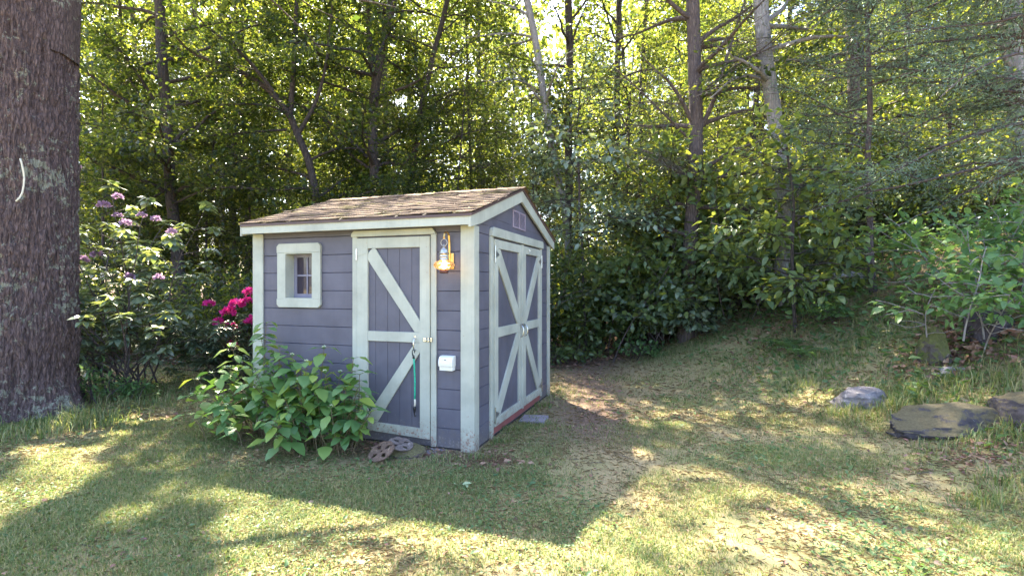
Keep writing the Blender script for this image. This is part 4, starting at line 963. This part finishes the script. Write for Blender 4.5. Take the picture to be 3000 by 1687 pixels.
# ------------------------------------------------------------------ shrubs
def shrub(name, base, nst, H, spread_, seed, lmat, label, leafL, W=.55, per_m=40, cat='shrub', stem='stem', fine=True, lean=(0, 0), el=(.7, 1.4), group=None, whorl=0, flowers=None, fan=6.28, az0=0, twigs=4, sp=.09, bmat=None, zmin=.0, tilt=.55):
    rng = R(seed); root = empty(name, tuple(base), 0, label, cat, group); tb = []; P = []; A = []; tips = []
    for i in range(nst):
        az = az0+rng.uniform(-fan/2, fan/2); b = np.array([rng.normal(0, spread_*.25), rng.normal(0, spread_*.25), -.03])
        h = H*rng.uniform(.65, 1.05); e = rng.uniform(*el)
        pth = limb_path(b, az, e, h, rng, 7, .25, .1); pth[:, 0] += lean[0]*np.linspace(0, 1, 8)**1.3; pth[:, 1] += lean[1]*np.linspace(0, 1, 8)**1.3
        r0 = .006+.004*H; tb.append((pth, np.linspace(r0, .004, 8)))
        for k in range(twigs):
            f = .3+.7*(k+rng.random())/twigs; q = pth[min(int(f*7), 6)]; tw = limb_path(q, rng.uniform(0, 6.28), rng.uniform(.0, .8), spread_*rng.uniform(.25, .6)*(1.3-f*.5), rng, 4, .2, .15)
            tb.append((tw, np.linspace(.005, .0025, 5))); tips.append(tw[-1])
            if whorl == 0:
                p, a = spray(tw, rng, max(3, int(per_m*spread_*.4)), .1, sp, sp*.6); P.append(p); A.append(a)
        tips.append(pth[-1])
        p, a = spray(pth, rng, max(3, int(per_m*h*.35)), .35, sp, sp); P.append(p) if whorl == 0 else None; A.append(a) if whorl == 0 else None
    V, F = tubes_mesh(tb, 6); fast_mesh(stem, V, F, bmat or M['brown_bark'], root, True)
    tips = np.array(tips)
    if whorl:
        for t in tips:
            for lay in range(2):
                q = rng.uniform(0, 6.28)+np.linspace(0, 6.28, whorl, endpoint=False); e = rng.uniform(-.25, .25)-.2*lay
                P.append(t+np.array([0, 0, -.05*lay])+rng.normal(0, .006, (whorl, 3))); A.append(np.stack([np.cos(q), np.sin(q), np.full(whorl, e)], 1))
    P = np.concatenate(P); A = np.concatenate(A); n = len(P)
    N = rng.normal(0, tilt if not whorl else .2, (n, 3))+np.array([0, 0, 1]); A = A+rng.normal(0, .25 if not whorl else .12, (n, 3))
    if not whorl: A[:, 2] -= .3
    k = P[:, 2] > zmin; P, A, N = P[k], A[k], N[k]; n = len(P)
    V, F = leaves_mesh(P, A, N, leafL*rng.uniform(.6, 1.2, n), W*rng.uniform(.85, 1.15, n), fine, .2, .18)
    fast_mesh('foliage', V, F, lmat, root)
    if flowers:
        mat, cnt, size, pts = flowers
        for j in range(cnt):
            c = np.array(pts[j])-np.array(base) if pts is not None else tips[rng.integers(len(tips))]+np.array([0, 0, .04])
            s_ = size*rng.uniform(.8, 1.2); m_ = 70; dd = unit(rng.normal(0, 1, (m_, 3))); dd[:, 2] = np.abs(dd[:, 2])*.9-.15
            V, F = leaves_mesh(c+dd*s_*.35, dd+rng.normal(0, .3, (m_, 3)), rng.normal(0, 1, (m_, 3)), s_*.42*rng.uniform(.7, 1.2, m_), .75, False, .3, .1)
            fast_mesh('flower', V, F, mat, root)
    return root
def sh(px, py, **kw): return px_ground(px, py)
def shr(name, px, Yv, *a, **kw):
    x = (px-1500)/1500*Yv; return shrub(name, (x, Yv, float(ground(x, Yv))), *a, **kw)

# hydrangea in front of the long wall: individual opposite leaves on arching stems
def hydrangea():
    rng = R(610); cx = C0+E0x*(-1.62)+E0y*(-.28); base = (cx[0], cx[1], float(ground(cx[0], cx[1])))
    root = empty('hydrangea_bush', base, 0, 'leafy green hydrangea bush growing against the shed left of the single door', 'bush')
    tb = []; P = []; A = []; N = []; Ls = []; buds = []
    def stem_(u, v, H, lu, lv, seed):
        b = np.array([*(E0x*u+E0y*v), -.02]); top = b+np.array([*(E0x*lu+E0y*lv), H]); mid = b*.55+top*.45+np.array([0, 0, H*.12])+rng.normal(0, .02, 3)
        pth = resample([b, mid, top], 10); tb.append((pth, np.linspace(.0055, .003, 10)))
        nn = max(3, int(H/.085)); q0 = rng.uniform(0, 3.14)
        for k in range(nn):
            f = .40+.60*k/(nn-1); kk = f*9; i = min(int(kk), 8); p = pth[i]*(1-(kk-i))+pth[i+1]*(kk-i); q0 += math.pi/2+rng.normal(0, .2)
            for sgn in (0, math.pi):
                if rng.random() < .2 and f < .85: continue
                az = q0+sgn+rng.normal(0, .2); pet = .03+.02*rng.random(); d = np.array([math.cos(az), math.sin(az), .35])
                e = p+d*pet; tb.append((np.stack([p, (p+e)/2+np.array([0, 0, .004]), e]), np.array([.002, .002, .0016])))
                P.append(e); A.append([math.cos(az), math.sin(az), rng.uniform(-.75, .05)]); N.append([math.cos(az)*.5*rng.random()+rng.normal(0, .2), math.sin(az)*.5*rng.random()+rng.normal(0, .2), 1.0]); Ls.append(.124*(.72+.5*math.sin(f*2.6))*rng.uniform(.55, 1.25))
        for k in range(4):
            az = rng.uniform(0, 6.28); P.append(pth[-1]); A.append([math.cos(az), math.sin(az), .5]); N.append([-math.cos(az)*.6, -math.sin(az)*.6, 1]); Ls.append(.045)
        if rng.random() < .6: buds.append(pth[-1]+np.array([0, 0, .02]))
    for i in range(58):
        u = rng.uniform(-.85, .62); v = rng.uniform(-.22, .20); 
        env = .86 if u < -.45 else (.90 if u < .35 else .90-.9*(u-.35))
        H = env*rng.uniform(.38, 1.08)*(.78 if v < -.1 else 1); 
        stem_(u, v, H, rng.normal(-.03+.16*u, .12), rng.normal(-.10, .11), i)
    stem_(-.42, .05, 1.12, -.02, -.02, 1); stem_(-.45, .1, 1.0, -.08, -.05, 1)
    for i in range(6): stem_(rng.uniform(-.9, .7), -.3, rng.uniform(.18, .4), rng.normal(0, .12), rng.uniform(-.22, -.05), i)
    for i in range(9): stem_(.50+rng.normal(0, .08), -.12, rng.uniform(.35, .62), rng.uniform(.15, .34), rng.uniform(-.12, .0), i)
    V, F = tubes_mesh(tb, 5); fast_mesh('stem', V, F, plain('hydrangea_stem', (.16, .12, .07), .7), root, True)
    P, A, N, Ls = map(np.array, (P, A, N, Ls)); V, F = leaves_mesh(P, A, N, Ls, .66*rng.uniform(.88, 1.1, len(P)), True, .16, .15)
    fast_mesh('foliage', V, F, LM['hydrangea'], root)
    bm_ = plain('pale_bud', (.55, .62, .42), .7)
    for bpt in buds[:26]:
        c = np.array(bpt); k = 26; dd = unit(rng.normal(0, 1, (k, 3))); dd[:, 2] = abs(dd[:, 2])*.6
        V, F = leaves_mesh(c+dd*.008, dd, rng.normal(0, 1, (k, 3)), .012, .8); fast_mesh('flower_bud', V, F, bm_, root)
    return root
hydrangea()

rh = [wp(px, py, 7.3) for px, py in ((730, 858), (727, 883), (668, 918), (640, 945), (675, 958), (742, 943), (612, 892), (695, 893), (678, 1012))]
shr('rhododendron_bush', 690, 7.6, 24, 1.25, .85, 620, LM['rhodo'], 'rhododendron bush with magenta flower heads by the left corner of the shed', .13, .32, whorl=9, flowers=(LM['magenta'], 9, .15, rh), cat='bush', el=(.5, 1.3), twigs=7)
li = [wp(px, py, 6.5) for px, py in ((305, 602), (345, 632), (415, 632), (455, 642), (368, 655), (503, 680), (240, 762), (285, 748), (380, 812), (464, 814), (225, 490), (345, 578))]
shr('rhododendron_bush', 385, 6.9, 24, 2.7, .85, 621, LM['bluish'], 'tall rhododendron with lilac flower clusters right of the massive trunk', .15, .48, whorl=7, flowers=(LM['lilac'], 12, .10, li), cat='bush', el=(.85, 1.45), twigs=9)
for i, (px, Yv, H, s_, lm, lL, lab) in enumerate([
    (430, 12.6, 1.2, 1.4, 'bluish', .10, 'low leafy bush left of the foot of the slim leaning tree'), (260, 9.8, 1.7, 1.5, 'maple', .10, 'dark leafy bush right behind the massive trunk'),
    (655, 10.6, 1.9, 1.0, 'maple', .10, 'sunlit yellow green bush behind the magenta rhododendron'), (715, 9.6, 2.2, 1.0, 'maple', .10, 'tall sunlit bush against the left edge of the shed'),
    (380, 13.2, 1.5, 2.0, 'maple', .10, 'bush in front of the pale driveway glimpsed on the left'),
    (1640, 11.2, 1.9, 1.6, 'beech', .11, 'green bush right behind the far corner of the shed'), (1740, 10.8, 2.5, 1.7, 'beech', .14, 'tall broad leaved bush right of the shed corner'),
    (1860, 10.5, 2.2, 1.7, 'beech', .15, 'broad leaved bush in the middle of the wood edge'), (1980, 10.1, 1.4, 1.3, 'bluish', .15, 'low pale leaved bush in front of the hemlock trunk'),
    (2110, 10.2, 2.3, 1.6, 'beech', .15, 'broad leaved bush with yellowish top right of the hemlock trunk'), (2180, 9.8, 1.0, 1.1, 'bluish', .15, 'low silvery green bush at the edge of the lawn, left of the bank'),
    (2240, 11.1, 2.8, 1.7, 'beech', .14, 'tall yellow green bush in front of the pale grey trunk'), (2420, 11.5, 2.0, 1.6, 'beech', .13, 'bush on the bank left of the brown trunk'),
    (1560, 10.5, 2.6, 1.8, 'maple', .11, 'tall bush seen above the right slope of the roof'), (2560, 11.8, 1.2, 1.4, 'bluish', .12, 'low bush on the crest of the bank'),
    (2040, 12.7, 2.6, 2.0, 'beech', .13, 'tall bush behind the hemlock trunk'), (1330, 9.8, 2.9, 1.9, 'maple', .11, 'tall bush showing above the ridge of the roof'),
    (2750, 10.4, 1.6, 2.0, 'maple', .11, 'bush deep behind the leafy sapling'), (2880, 9.0, 1.8, 1.5, 'beech', .11, 'bush near the pale right edge trunk')]):
    shr('shrub', px, Yv, 16, H*(1.12 if px > 1600 else 1), s_*(1.1 if px > 1600 else 1), 630+i, LM[lm], lab, lL, .55, per_m=62 if px < 1600 else 42, fine=lL > .12, el=(.8, 1.5), twigs=7, sp=.16, tilt=.95, zmin=.38 if px > 1600 else 0)
for i, (px, Yv, H, s_, lm, lab) in enumerate([(1655, 9.6, .55, .6, 'beech', 'knee high bush nearest the far shed corner at the wood edge'), (1740, 10.3, .8, .8, 'beech', 'small bush at the wood edge, second from the shed'),
        (1850, 9.7, .5, .6, 'pale', 'tiny pale bush on the brown ground at the wood edge'), (1960, 10.2, .9, .9, 'bluish', 'small silvery bush below the hemlock'), (2060, 9.3, .7, .8, 'bluish', 'small pale bush where the lawn meets the bank'),
        (2150, 9.8, 1.1, 1.0, 'beech', 'waist high bush between the hemlock and the bank'), (2300, 8.5, 1.0, 1.0, 'beech', 'small bush hiding the foot of the pale grey trunk'), (2420, 9.4, .8, .9, 'bluish', 'low pale bush left of the brown trunk on the bank'),
        (2620, 8.8, .7, .9, 'pale', 'low pale green bush on the middle of the bank'), (2700, 9.6, 1.0, 1.1, 'beech', 'dark low bush behind the low pale green bush on the bank'), (2440, 7.6, .35, .5, 'pale', 'small weedy plant on the lower slope of the bank')]):
    shr('shrub', px, Yv, 9, H, s_, 680+i, LM[lm], lab, .13 if lm != 'pale' else .10, .52, per_m=24, el=(.6, 1.4), twigs=6, sp=.1, tilt=.8, zmin=.12)
# long leafy branches in front of the wood edge (a beech sapling leaning over)
rng = R(700); p, r = ptrunk([(1965, 960), (1975, 700), (1980, 480)], 10.4, .06, .03, 3.8)
tree('beech_sapling', tuple(p[0]), [(p, r)], auto_limbs(p, r, .9, 4.0, 30, 2.1, 1.3, rng, (-.05, .4), .25), 700, M['dark_bark'], LM['beech'], 'beech sapling spreading flat leafy branches left of the hemlock trunk', cat='tree', leafL=.15, W=.5, per_m=26, fine=True, cull=False, spread=.12, flat=.06, tilt=.35)
rng = R(701); p, r = ptrunk([(1720, 960), (1700, 700), (1690, 480)], 10.2, .06, .04, 4.0)
tree('beech_sapling', tuple(p[0]), [(p, r)], auto_limbs(p, r, 2.2, 3.9, 18, 2.0, 1.2, rng, (-.1, .3), .25), 701, M['dark_bark'], LM['bluish'], 'beech sapling with dark flat branches just above the right slope of the roof', cat='tree', leafL=.14, W=.5, per_m=24, fine=True, cull=False, spread=.12, flat=.06, tilt=.35)
rng = R(702); p, r = ptrunk([(2330, 900), (2320, 600), (2310, 480)], 7.9, .06, .035, 3.6)
tree('beech_sapling', tuple(p[0]), [(p, r)], auto_limbs(p, r, 1.1, 3.6, 26, 1.8, .9, rng, (-.05, .35), .25), 702, M['dark_bark'], LM['beech'], 'beech sapling with large dark leaves on the left of the bank', cat='tree', leafL=.15, W=.52, per_m=24, fine=True, cull=False, spread=.12, flat=.06, tilt=.35)
for i, (px, Yv, H, lm, lab) in enumerate([(1560, 12.4, 6.0, 'maple', 'leafy young tree directly above the right slope of the roof'), (1700, 11.8, 6.5, 'bluish', 'leafy young tree between the shed corner and the straight dark trunks'),
        (1850, 12.6, 6.5, 'maple', 'leafy young tree left of the hemlock, deeper in the woods'), (1950, 11.2, 5.2, 'beech', 'leafy young tree just left of the hemlock trunk'), (2110, 11.6, 6.2, 'beech', 'leafy young tree between the hemlock and the pale grey trunk'),
        (2210, 12.8, 6.5, 'maple', 'leafy young tree deeper behind the pale grey trunk'), (2380, 11.8, 5.5, 'maple', 'leafy young tree right of the pale grey trunk'), (2540, 12.4, 5.6, 'beech', 'leafy young tree behind the crest of the bank'),
        (2700, 12.0, 5.2, 'maple', 'leafy young tree beyond the bank, left of the saplings'), (2860, 11.0, 5.0, 'maple', 'leafy young tree beyond the saplings near the right edge'), (760, 13.6, 6.5, 'maple', 'leafy young tree behind the left end of the roof'), (1030, 14.5, 7.5, 'maple', 'leafy young tree low behind the middle of the roof'),
        (1330, 13.4, 7.0, 'maple', 'leafy young tree behind the ridge of the roof'), (620, 13.0, 6.0, 'maple', 'leafy young tree right of the slim leaning tree'), (430, 13.2, 6.5, 'maple', 'leafy young tree left of the slim leaning tree'), (300, 11.6, 6.0, 'maple', 'leafy young tree seen right beside the massive trunk')]):
    rng = R(760+i); x = (px-1500)/1500*Yv; p = resample([(x, Yv, float(ground(x, Yv))-.1), (x+rng.normal(0, .15), Yv, H*.5), (x+rng.normal(0, .3), Yv+rng.normal(0, .2), H)], 14); r = np.linspace(.04, .012, 14)
    tree('young_tree', tuple(p[0]), [(p, r)], auto_limbs(p, r, .7, H*.97, 34, 1.9, 1.1, rng, (-.05, .6), .25), 760+i, M['dark_bark'], LM[lm], lab, leafL=.13 if lm != 'maple' else .105, W=.55, per_m=60 if px < 1400 else 50, twigs=7, cull=True, spread=.15, flat=.08, tilt=.8)
# pale saplings on the bank at the right
for i, (px, py, H, s_, lab) in enumerate([(2812, 1030, 1.05, .9, 'pale green sapling beside the green mossy stone'), (2950, 985, 1.3, 1.0, 'pale green sapling at the right edge, behind the leaf pile'), (2930, 900, 1.5, 1.3, 'broad pale green sapling highest on the bank')]):
    x, y, z_ = px_ground(px, py)
    shrub('sapling', (x, y, z_), 3+i, H, s_, 720+i, LM['pale'], lab, .125, .5, per_m=34, cat='sapling', el=(1.1, 1.5), twigs=10, sp=.08, bmat=M['grey_bark'], zmin=.35, tilt=.3)
# bright weeds by the foot of the big trunk
for i, (px, py, H, lab) in enumerate([(290, 1180, .55, 'tall sunlit weed right beside the foot of the massive trunk'), (345, 1165, .38, 'smaller sunlit weed on the lawn edge near the massive trunk'), (400, 1170, .3, 'short leafy weed right of the two weeds by the massive trunk')]):
    x, y, z_ = px_ground(px, py); shrub('weed', (x, y, z_), 6, H, .22, 740+i, LM['pale'], lab, .07, .35, per_m=120, cat='weed', el=(1.1, 1.5), twigs=2, sp=.03)
# fern by the bank
def fern(px, py, seed, label):
    x, y, z_ = px_ground(px, py); rng = R(seed); root = empty('fern', (x, y, z_), 0, label, 'fern'); P = []; A = []; L = []; tb = []
    for k in range(9):
        pt = limb_path((0, 0, 0), k*.7+rng.normal(0, .2), 1.0, .42, rng, 12, 1.6, .03); tb.append((pt, np.linspace(.003, .001, 13)))
        for i in range(2, 13):
            d = unit(pt[i]-pt[i-1]); s_ = np.cross(d, [0, 0, 1])
            for sg in (-1, 1): P.append(pt[i]); A.append(s_*sg+d*.4); L.append(.10*math.sin(.25+2.7*i/13))
    V, F = tubes_mesh(tb, 4); fast_mesh('stem', V, F, M['brown_bark'], root); n = len(P)
    V, F = leaves_mesh(np.array(P), np.array(A), np.tile([0, 0, 1.], (n, 1)), np.array(L), .3); fast_mesh('foliage', V, F, LM['weed'], root)
fern(2300, 1025, 1, 'small green fern at the foot of the bank'); fern(2345, 1050, 2, 'smaller fern just right of the first one on the bank')
# fallen green leaf
x, y, z_ = px_ground(1338, 1431)
V, F = leaves_mesh(np.array([[0, 0, .03], [.04, 0, .03], [.07, .0, .03]]), np.array([[-1, .3, .1], [1, .1, .2], [.2, -1, .0]]), np.array([[0, .3, 1.], [0, -.3, 1], [.3, 0, 1]]), np.array([.06, .07, .05]), .5, True)
o = fast_mesh('fallen_leaf', V, F, leaf_mat('pale_fallen_leaf', [(.35, .45, .28)], [(.4, .5, .2)], .3)); o.location = (x, y, z_); tag(o, 'single pale green leaf lying on the lawn below the shed corner', 'leaf')

# ------------------------------------------------------------------ ground cover: grass, thatch, weeds, litter (nobody could count them)
def scatter(n, ymin, ymax, rng, power=1.0, wide=1.08):
    """ground points inside a wedge in front of the camera, denser close by"""
    y = ymin+(ymax-ymin)*rng.random(n)**power; x = y*rng.uniform(-wide, wide, n); return x, y
def in_shed(x, y, m=.03):
    rx = x-C0[0]; ry = y-C0[1]; u = rx*E0x[0]+ry*E0x[1]; v = rx*E0y[0]+ry*E0y[1]
    return (u > -WL-m) & (u < m) & (v > -m) & (v < GW+m)
def bare(x, y):
    p = np.exp(-((x-(.80+.13*(y-5)))/.6)**2)*sm((y-4.3)/.8)*sm((10.5-y)/1)
    q = np.exp(-((y-4.38+.346*(x+.342))/.26)**2)*(x < 0)*(x > -3)
    return np.clip(.8*p+q, 0, 1)
def blades(n, rng, hmul, wmul, ymin, ymax, power, dens):
    x, y = scatter(n, ymin, ymax, rng, power); g = fbm(x*1.4, y*1.4, seed=51, n=4); l = lawnness(x, y)
    k = (rng.random(n) < np.clip(dens*(l*.95+.12)*(.60+1.4*g)*np.where(x > .3, .62, 1), .03, 1)*(1-.8*bare(x, y))) & ~in_shed(x, y); x, y, g = x[k], y[k], g[k]; n = len(x)
    z = ground(x, y); az = rng.uniform(0, 6.28, n); h = hmul*rng.uniform(.4, 1.3, n)*(1+.7*np.clip(g, -.5, .8)); wd = wmul*rng.uniform(.7, 1.3, n); ln = rng.uniform(.25, 1.5, n)
    d = np.stack([np.cos(az), np.sin(az), np.zeros(n)], 1); s_ = np.stack([-np.sin(az), np.cos(az), np.zeros(n)], 1)
    b = np.stack([x, y, z-.003], 1); up = np.array([0, 0, 1.])
    m1 = b+(d*ln[:, None]*.25+up*.6)*h[:, None]; t_ = b+(d*ln[:, None]*.8+up*(1-.25*ln[:, None]))*h[:, None]; w_ = s_*wd[:, None]
    V = np.stack([b-w_, b+w_, m1-w_*.8, m1+w_*.8, t_], 1).reshape(-1, 3); f = np.array([[0, 1, 3], [0, 3, 2], [2, 3, 4]])
    return V, (f[None]+(np.arange(n)*5)[:, None, None]).reshape(-1, 3)
def tuft(px, py, n, rad, h, rng):
    x0, y0, _ = px_ground(px, py); x = x0+rng.normal(0, rad, n); y = y0+rng.normal(0, rad*.6, n); z = ground(x, y)
    az = rng.uniform(0, 6.28, n); hh = h*rng.uniform(.4, 1.2, n); ln = rng.uniform(.3, 1.3, n); d = np.stack([np.cos(az), np.sin(az), np.zeros(n)], 1); s_ = np.stack([-np.sin(az), np.cos(az), np.zeros(n)], 1)
    b = np.stack([x, y, z-.005], 1); up = np.array([0, 0, 1.]); m1 = b+(d*ln[:, None]*.25+up*.6)*hh[:, None]; t_ = b+(d*ln[:, None]*.8+up*(1-.25*ln[:, None]))*hh[:, None]; w_ = s_*.0035
    V = np.stack([b-w_, b+w_, m1-w_*.8, m1+w_*.8, t_], 1).reshape(-1, 3); f = np.array([[0, 1, 3], [0, 3, 2], [2, 3, 4]])
    return V, (f[None]+(np.arange(n)*5)[:, None, None]).reshape(-1, 3)
TUFTS = [(2790, 1205, 120, .25, .09), (2990, 1190, 120, .15, .1), (2700, 1255, 120, .08, .12), (2860, 1295, 160, .25, .1), (2490, 1200, 120, .1, .12), (2560, 1150, 160, .12, .14), (2450, 1215, 160, .12, .12), (2560, 1222, 200, .16, .12), (2640, 1190, 260, .14, .16), (2680, 1260, 160, .12, .12), (2760, 1300, 120, .2, .09), (2900, 1290, 160, .2, .12), (2990, 1270, 160, .15, .14), (2720, 1130, 300, .25, .16),
         (2850, 1120, 300, .3, .18), (2960, 1130, 240, .2, .2), (2600, 1100, 200, .25, .14), (2350, 1130, 240, .2, .14), (2200, 1080, 160, .3, .12), (2450, 1050, 260, .3, .16), (2600, 980, 260, .4, .18), (2500, 900, 260, .5, .2), (2350, 960, 260, .4, .18), (2700, 900, 240, .5, .2),
         (260, 1235, 420, .25, .18), (180, 1255, 300, .22, .14), (60, 1275, 240, .2, .12), (420, 1180, 300, .35, .16), (520, 1150, 200, .3, .12), (1470, 1300, 90, .05, .07), (1500, 1262, 90, .06, .08), (1590, 1190, 120, .08, .08), (1300, 1345, 140, .12, .05),
         (1420, 1345, 120, .08, .06), (1250, 1360, 90, .12, .05), (2900, 1480, 200, .12, .12), (2960, 1420, 200, .15, .12), (1700, 1050, 160, .3, .12), (1950, 1035, 200, .4, .14), (2080, 1010, 200, .4, .16), (600, 1350, 160, .2, .06), (900, 1370, 160, .3, .05), (1130, 1370, 120, .12, .05)]
def merge(parts):
    V = []; F = []; n = 0
    for v_, f_ in parts: V.append(v_); F.append(f_+n); n += len(v_)
    return np.concatenate(V), np.concatenate(F)
rng = R(801)
V, F = merge([blades(330000, rng, .032, .0020, 2.2, 5.5, 1.0, 1.1), blades(160000, rng, .042, .0030, 5.2, 11, 1.1, 1.0), blades(30000, rng, .055, .005, 10, 18, 1, .5), *[tuft(a_, b_, n_, rr, hh, rng) for (a_, b_, n_, rr, hh) in TUFTS]])
tag(fast_mesh('grass', V, F, LM['grass']), kind='stuff')
def flat_leaves(n, rng, L, W, ymin, ymax, power, prob, lift, tilt, fine=False, up=0):
    x, y = scatter(n, ymin, ymax, rng, power); k = (rng.random(n) < prob(x, y)) & ~in_shed(x, y); x, y = x[k], y[k]; n = len(x)
    P = np.stack([x, y, ground(x, y)+lift*rng.uniform(.3, 1.3, n)], 1); a = rng.uniform(0, 6.28, n); A = np.stack([np.cos(a), np.sin(a), np.full(n, up)+rng.normal(0, .1, n)], 1)
    return leaves_mesh(P, A, rng.normal(0, tilt, (n, 3))+np.array([0, 0, 1]), L*rng.uniform(.5, 1.3, n), W, fine, .25, .1)
V, F = merge([flat_leaves(90000, rng, .055, .045, 2.2, 6, 1, lambda x, y: .35+.5*fbm(x*1.1, y*1.1, seed=61), .008, .25), flat_leaves(60000, rng, .075, .05, 5.5, 12, 1, lambda x, y: .5-.4*bare(x, y)+0*x, .008, .3)])
tag(fast_mesh('thatch', V, F, LM['straw']), kind='stuff')
wd = lambda x, y: np.clip(.10+1.0*fbm(x*.9+7, y*.9, seed=71, n=4)+.5*np.exp(-((y-4.1+.346*(x+.342))/.35)**2)*(x < .3)*(x > -2.2)+.35*sm((x-1.5)/2), 0, 1)*(1-.7*bare(x, y))
V, F = merge([flat_leaves(48000, rng, .020, .85, 2.2, 5.5, 1, wd, .016, .35, False, .1), flat_leaves(16000, rng, .045, .42, 2.2, 7, 1, lambda x, y: wd(x, y)*np.where(x > .6, 1, .15), .015, .4, True, .4), flat_leaves(26000, rng, .06, .6, 5, 11, 1, lambda x, y: .8*sm((x+.25*(y-5)-3.0)/1.6)*np.clip(.5+1.4*fbm(x*1.7+3, y*1.7, seed=76), 0, 1), .07, .6, True, .2), flat_leaves(22000, rng, .09, .5, 5.5, 12, 1, lambda x, y: .8*sm((x+.25*(y-5)-4.2)/1.2)*np.clip(.55+1.8*fbm(x*1.1+9, y*1.1, seed=79), 0, 1), .20, .6, True, .2), flat_leaves(30000, rng, .04, .6, 5, 12, 1, wd, .02, .4, False, .2),
              flat_leaves(16000, rng, .10, .35, 4, 12, 1, lambda x, y: .9*sm((x+.25*(y-5)-3.2)/1.6)*np.clip(.5+1.2*fbm(x*1.3, y*1.3, seed=75), 0, 1), .03, .5, False, .8)])
tag(fast_mesh('ground_weeds', V, F, LM['weed']), kind='stuff')
lp = lambda x, y: np.clip(.10+.55*(1-lawnness(x, y))+.3*np.clip(fbm(x*1.2, y*1.2, seed=81), 0, 1), 0, 1)
V, F = merge([flat_leaves(26000, rng, .07, .5, 5.5, 12, 1, lambda x, y: .9*sm((x+.25*(y-5)-3.6)/1.4)*np.clip(.2+2.2*fbm(x*.9+2, y*.9, seed=85), 0, 1), .03, .5, True, .1), flat_leaves(2600, rng, .06, .5, 4.0, 5.4, 1, lambda x, y: .9*np.exp(-((y-4.38+.346*(x+.342))/.22)**2)*(x < .2)*(x > -3), .012, .5, True, .1), flat_leaves(1500, rng, .035, .6, 2.3, 6, 1, lambda x, y: .6+0*x, .012, .5, True, .1), flat_leaves(9000, rng, .06, .55, 5.5, 12, 1, lp, .012, .5, False, .1), flat_leaves(30000, rng, .10, .6, 9, 26, 1, lambda x, y: .8*(1-lawnness(x, y)), .02, .6, False, .1)])
# the pile of brown leaves on the bank
x0, y0, z0 = px_ground(2830, 1025); n = 420; r_ = rng.normal(0, 1, (n, 2))*np.array([.22, .26]); P = np.stack([x0+r_[:, 0], y0+r_[:, 1], ground(x0+r_[:, 0], y0+r_[:, 1])+rng.uniform(.0, .07, n)], 1)
pile = leaves_mesh(P, rng.normal(0, 1, (n, 3))*[1, 1, .3], rng.normal(0, .6, (n, 3))+[0, 0, 1], .10, .5, True)
x0, y0, z0 = px_ground(2870, 1330); n = 300; r_ = rng.normal(0, 1, (n, 2))*np.array([.30, .14]); P = np.stack([x0+r_[:, 0], y0+r_[:, 1], ground(x0+r_[:, 0], y0+r_[:, 1])+rng.uniform(.0, .03, n)], 1)
pile2 = leaves_mesh(P, rng.normal(0, 1, (n, 3))*[1, 1, .2], rng.normal(0, .4, (n, 3))+[0, 0, 1], .05, .35, True)
x0, y0, z0 = px_ground(1440, 1352); n = 900; r_ = rng.normal(0, 1, (n, 2))*np.array([.10, .10]); P = np.stack([x0+r_[:, 0], y0+r_[:, 1], ground(x0+r_[:, 0], y0+r_[:, 1])+rng.uniform(.0, .015, n)], 1)
pile3 = leaves_mesh(P, rng.normal(0, 1, (n, 3))*[1, 1, .1], rng.normal(0, .4, (n, 3))+[0, 0, 1], .035, .1)
Vp, Fp = merge([(V, F), pile, pile2, pile3]); tag(fast_mesh('leaf_litter', Vp, Fp, LM['litter']), kind='stuff')
# dark low cover under the trees on the left and tufts on the bank
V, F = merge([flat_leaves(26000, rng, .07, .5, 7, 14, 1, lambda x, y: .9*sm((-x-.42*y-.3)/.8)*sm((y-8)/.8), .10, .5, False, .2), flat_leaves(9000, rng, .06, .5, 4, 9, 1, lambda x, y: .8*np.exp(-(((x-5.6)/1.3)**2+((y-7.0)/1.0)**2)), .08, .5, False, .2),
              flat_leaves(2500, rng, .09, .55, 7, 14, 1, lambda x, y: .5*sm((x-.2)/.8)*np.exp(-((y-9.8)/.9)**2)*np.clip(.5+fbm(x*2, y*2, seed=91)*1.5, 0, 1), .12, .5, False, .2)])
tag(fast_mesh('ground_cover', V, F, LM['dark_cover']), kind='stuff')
# fallen twigs
tw = []
for i in range(260):
    yv = rng.uniform(2.5, 10); xv = yv*rng.uniform(-.9, 1.0)
    if in_shed(np.array([xv]), np.array([yv]))[0]: continue
    a = rng.uniform(0, 6.28); l = rng.uniform(.05, .22); q = np.array([[xv+math.cos(a)*l*t+rng.normal(0, .006), yv+math.sin(a)*l*t+rng.normal(0, .006), 0] for t in (0, .5, 1)]); q[:, 2] = ground(q[:, 0], q[:, 1])+.008
    tw.append((q, np.array([.0025, .002, .0012])))
V, F = tubes_mesh(tw, 4); tag(fast_mesh('fallen_twigs', V, F, M['brown_bark']), kind='stuff')
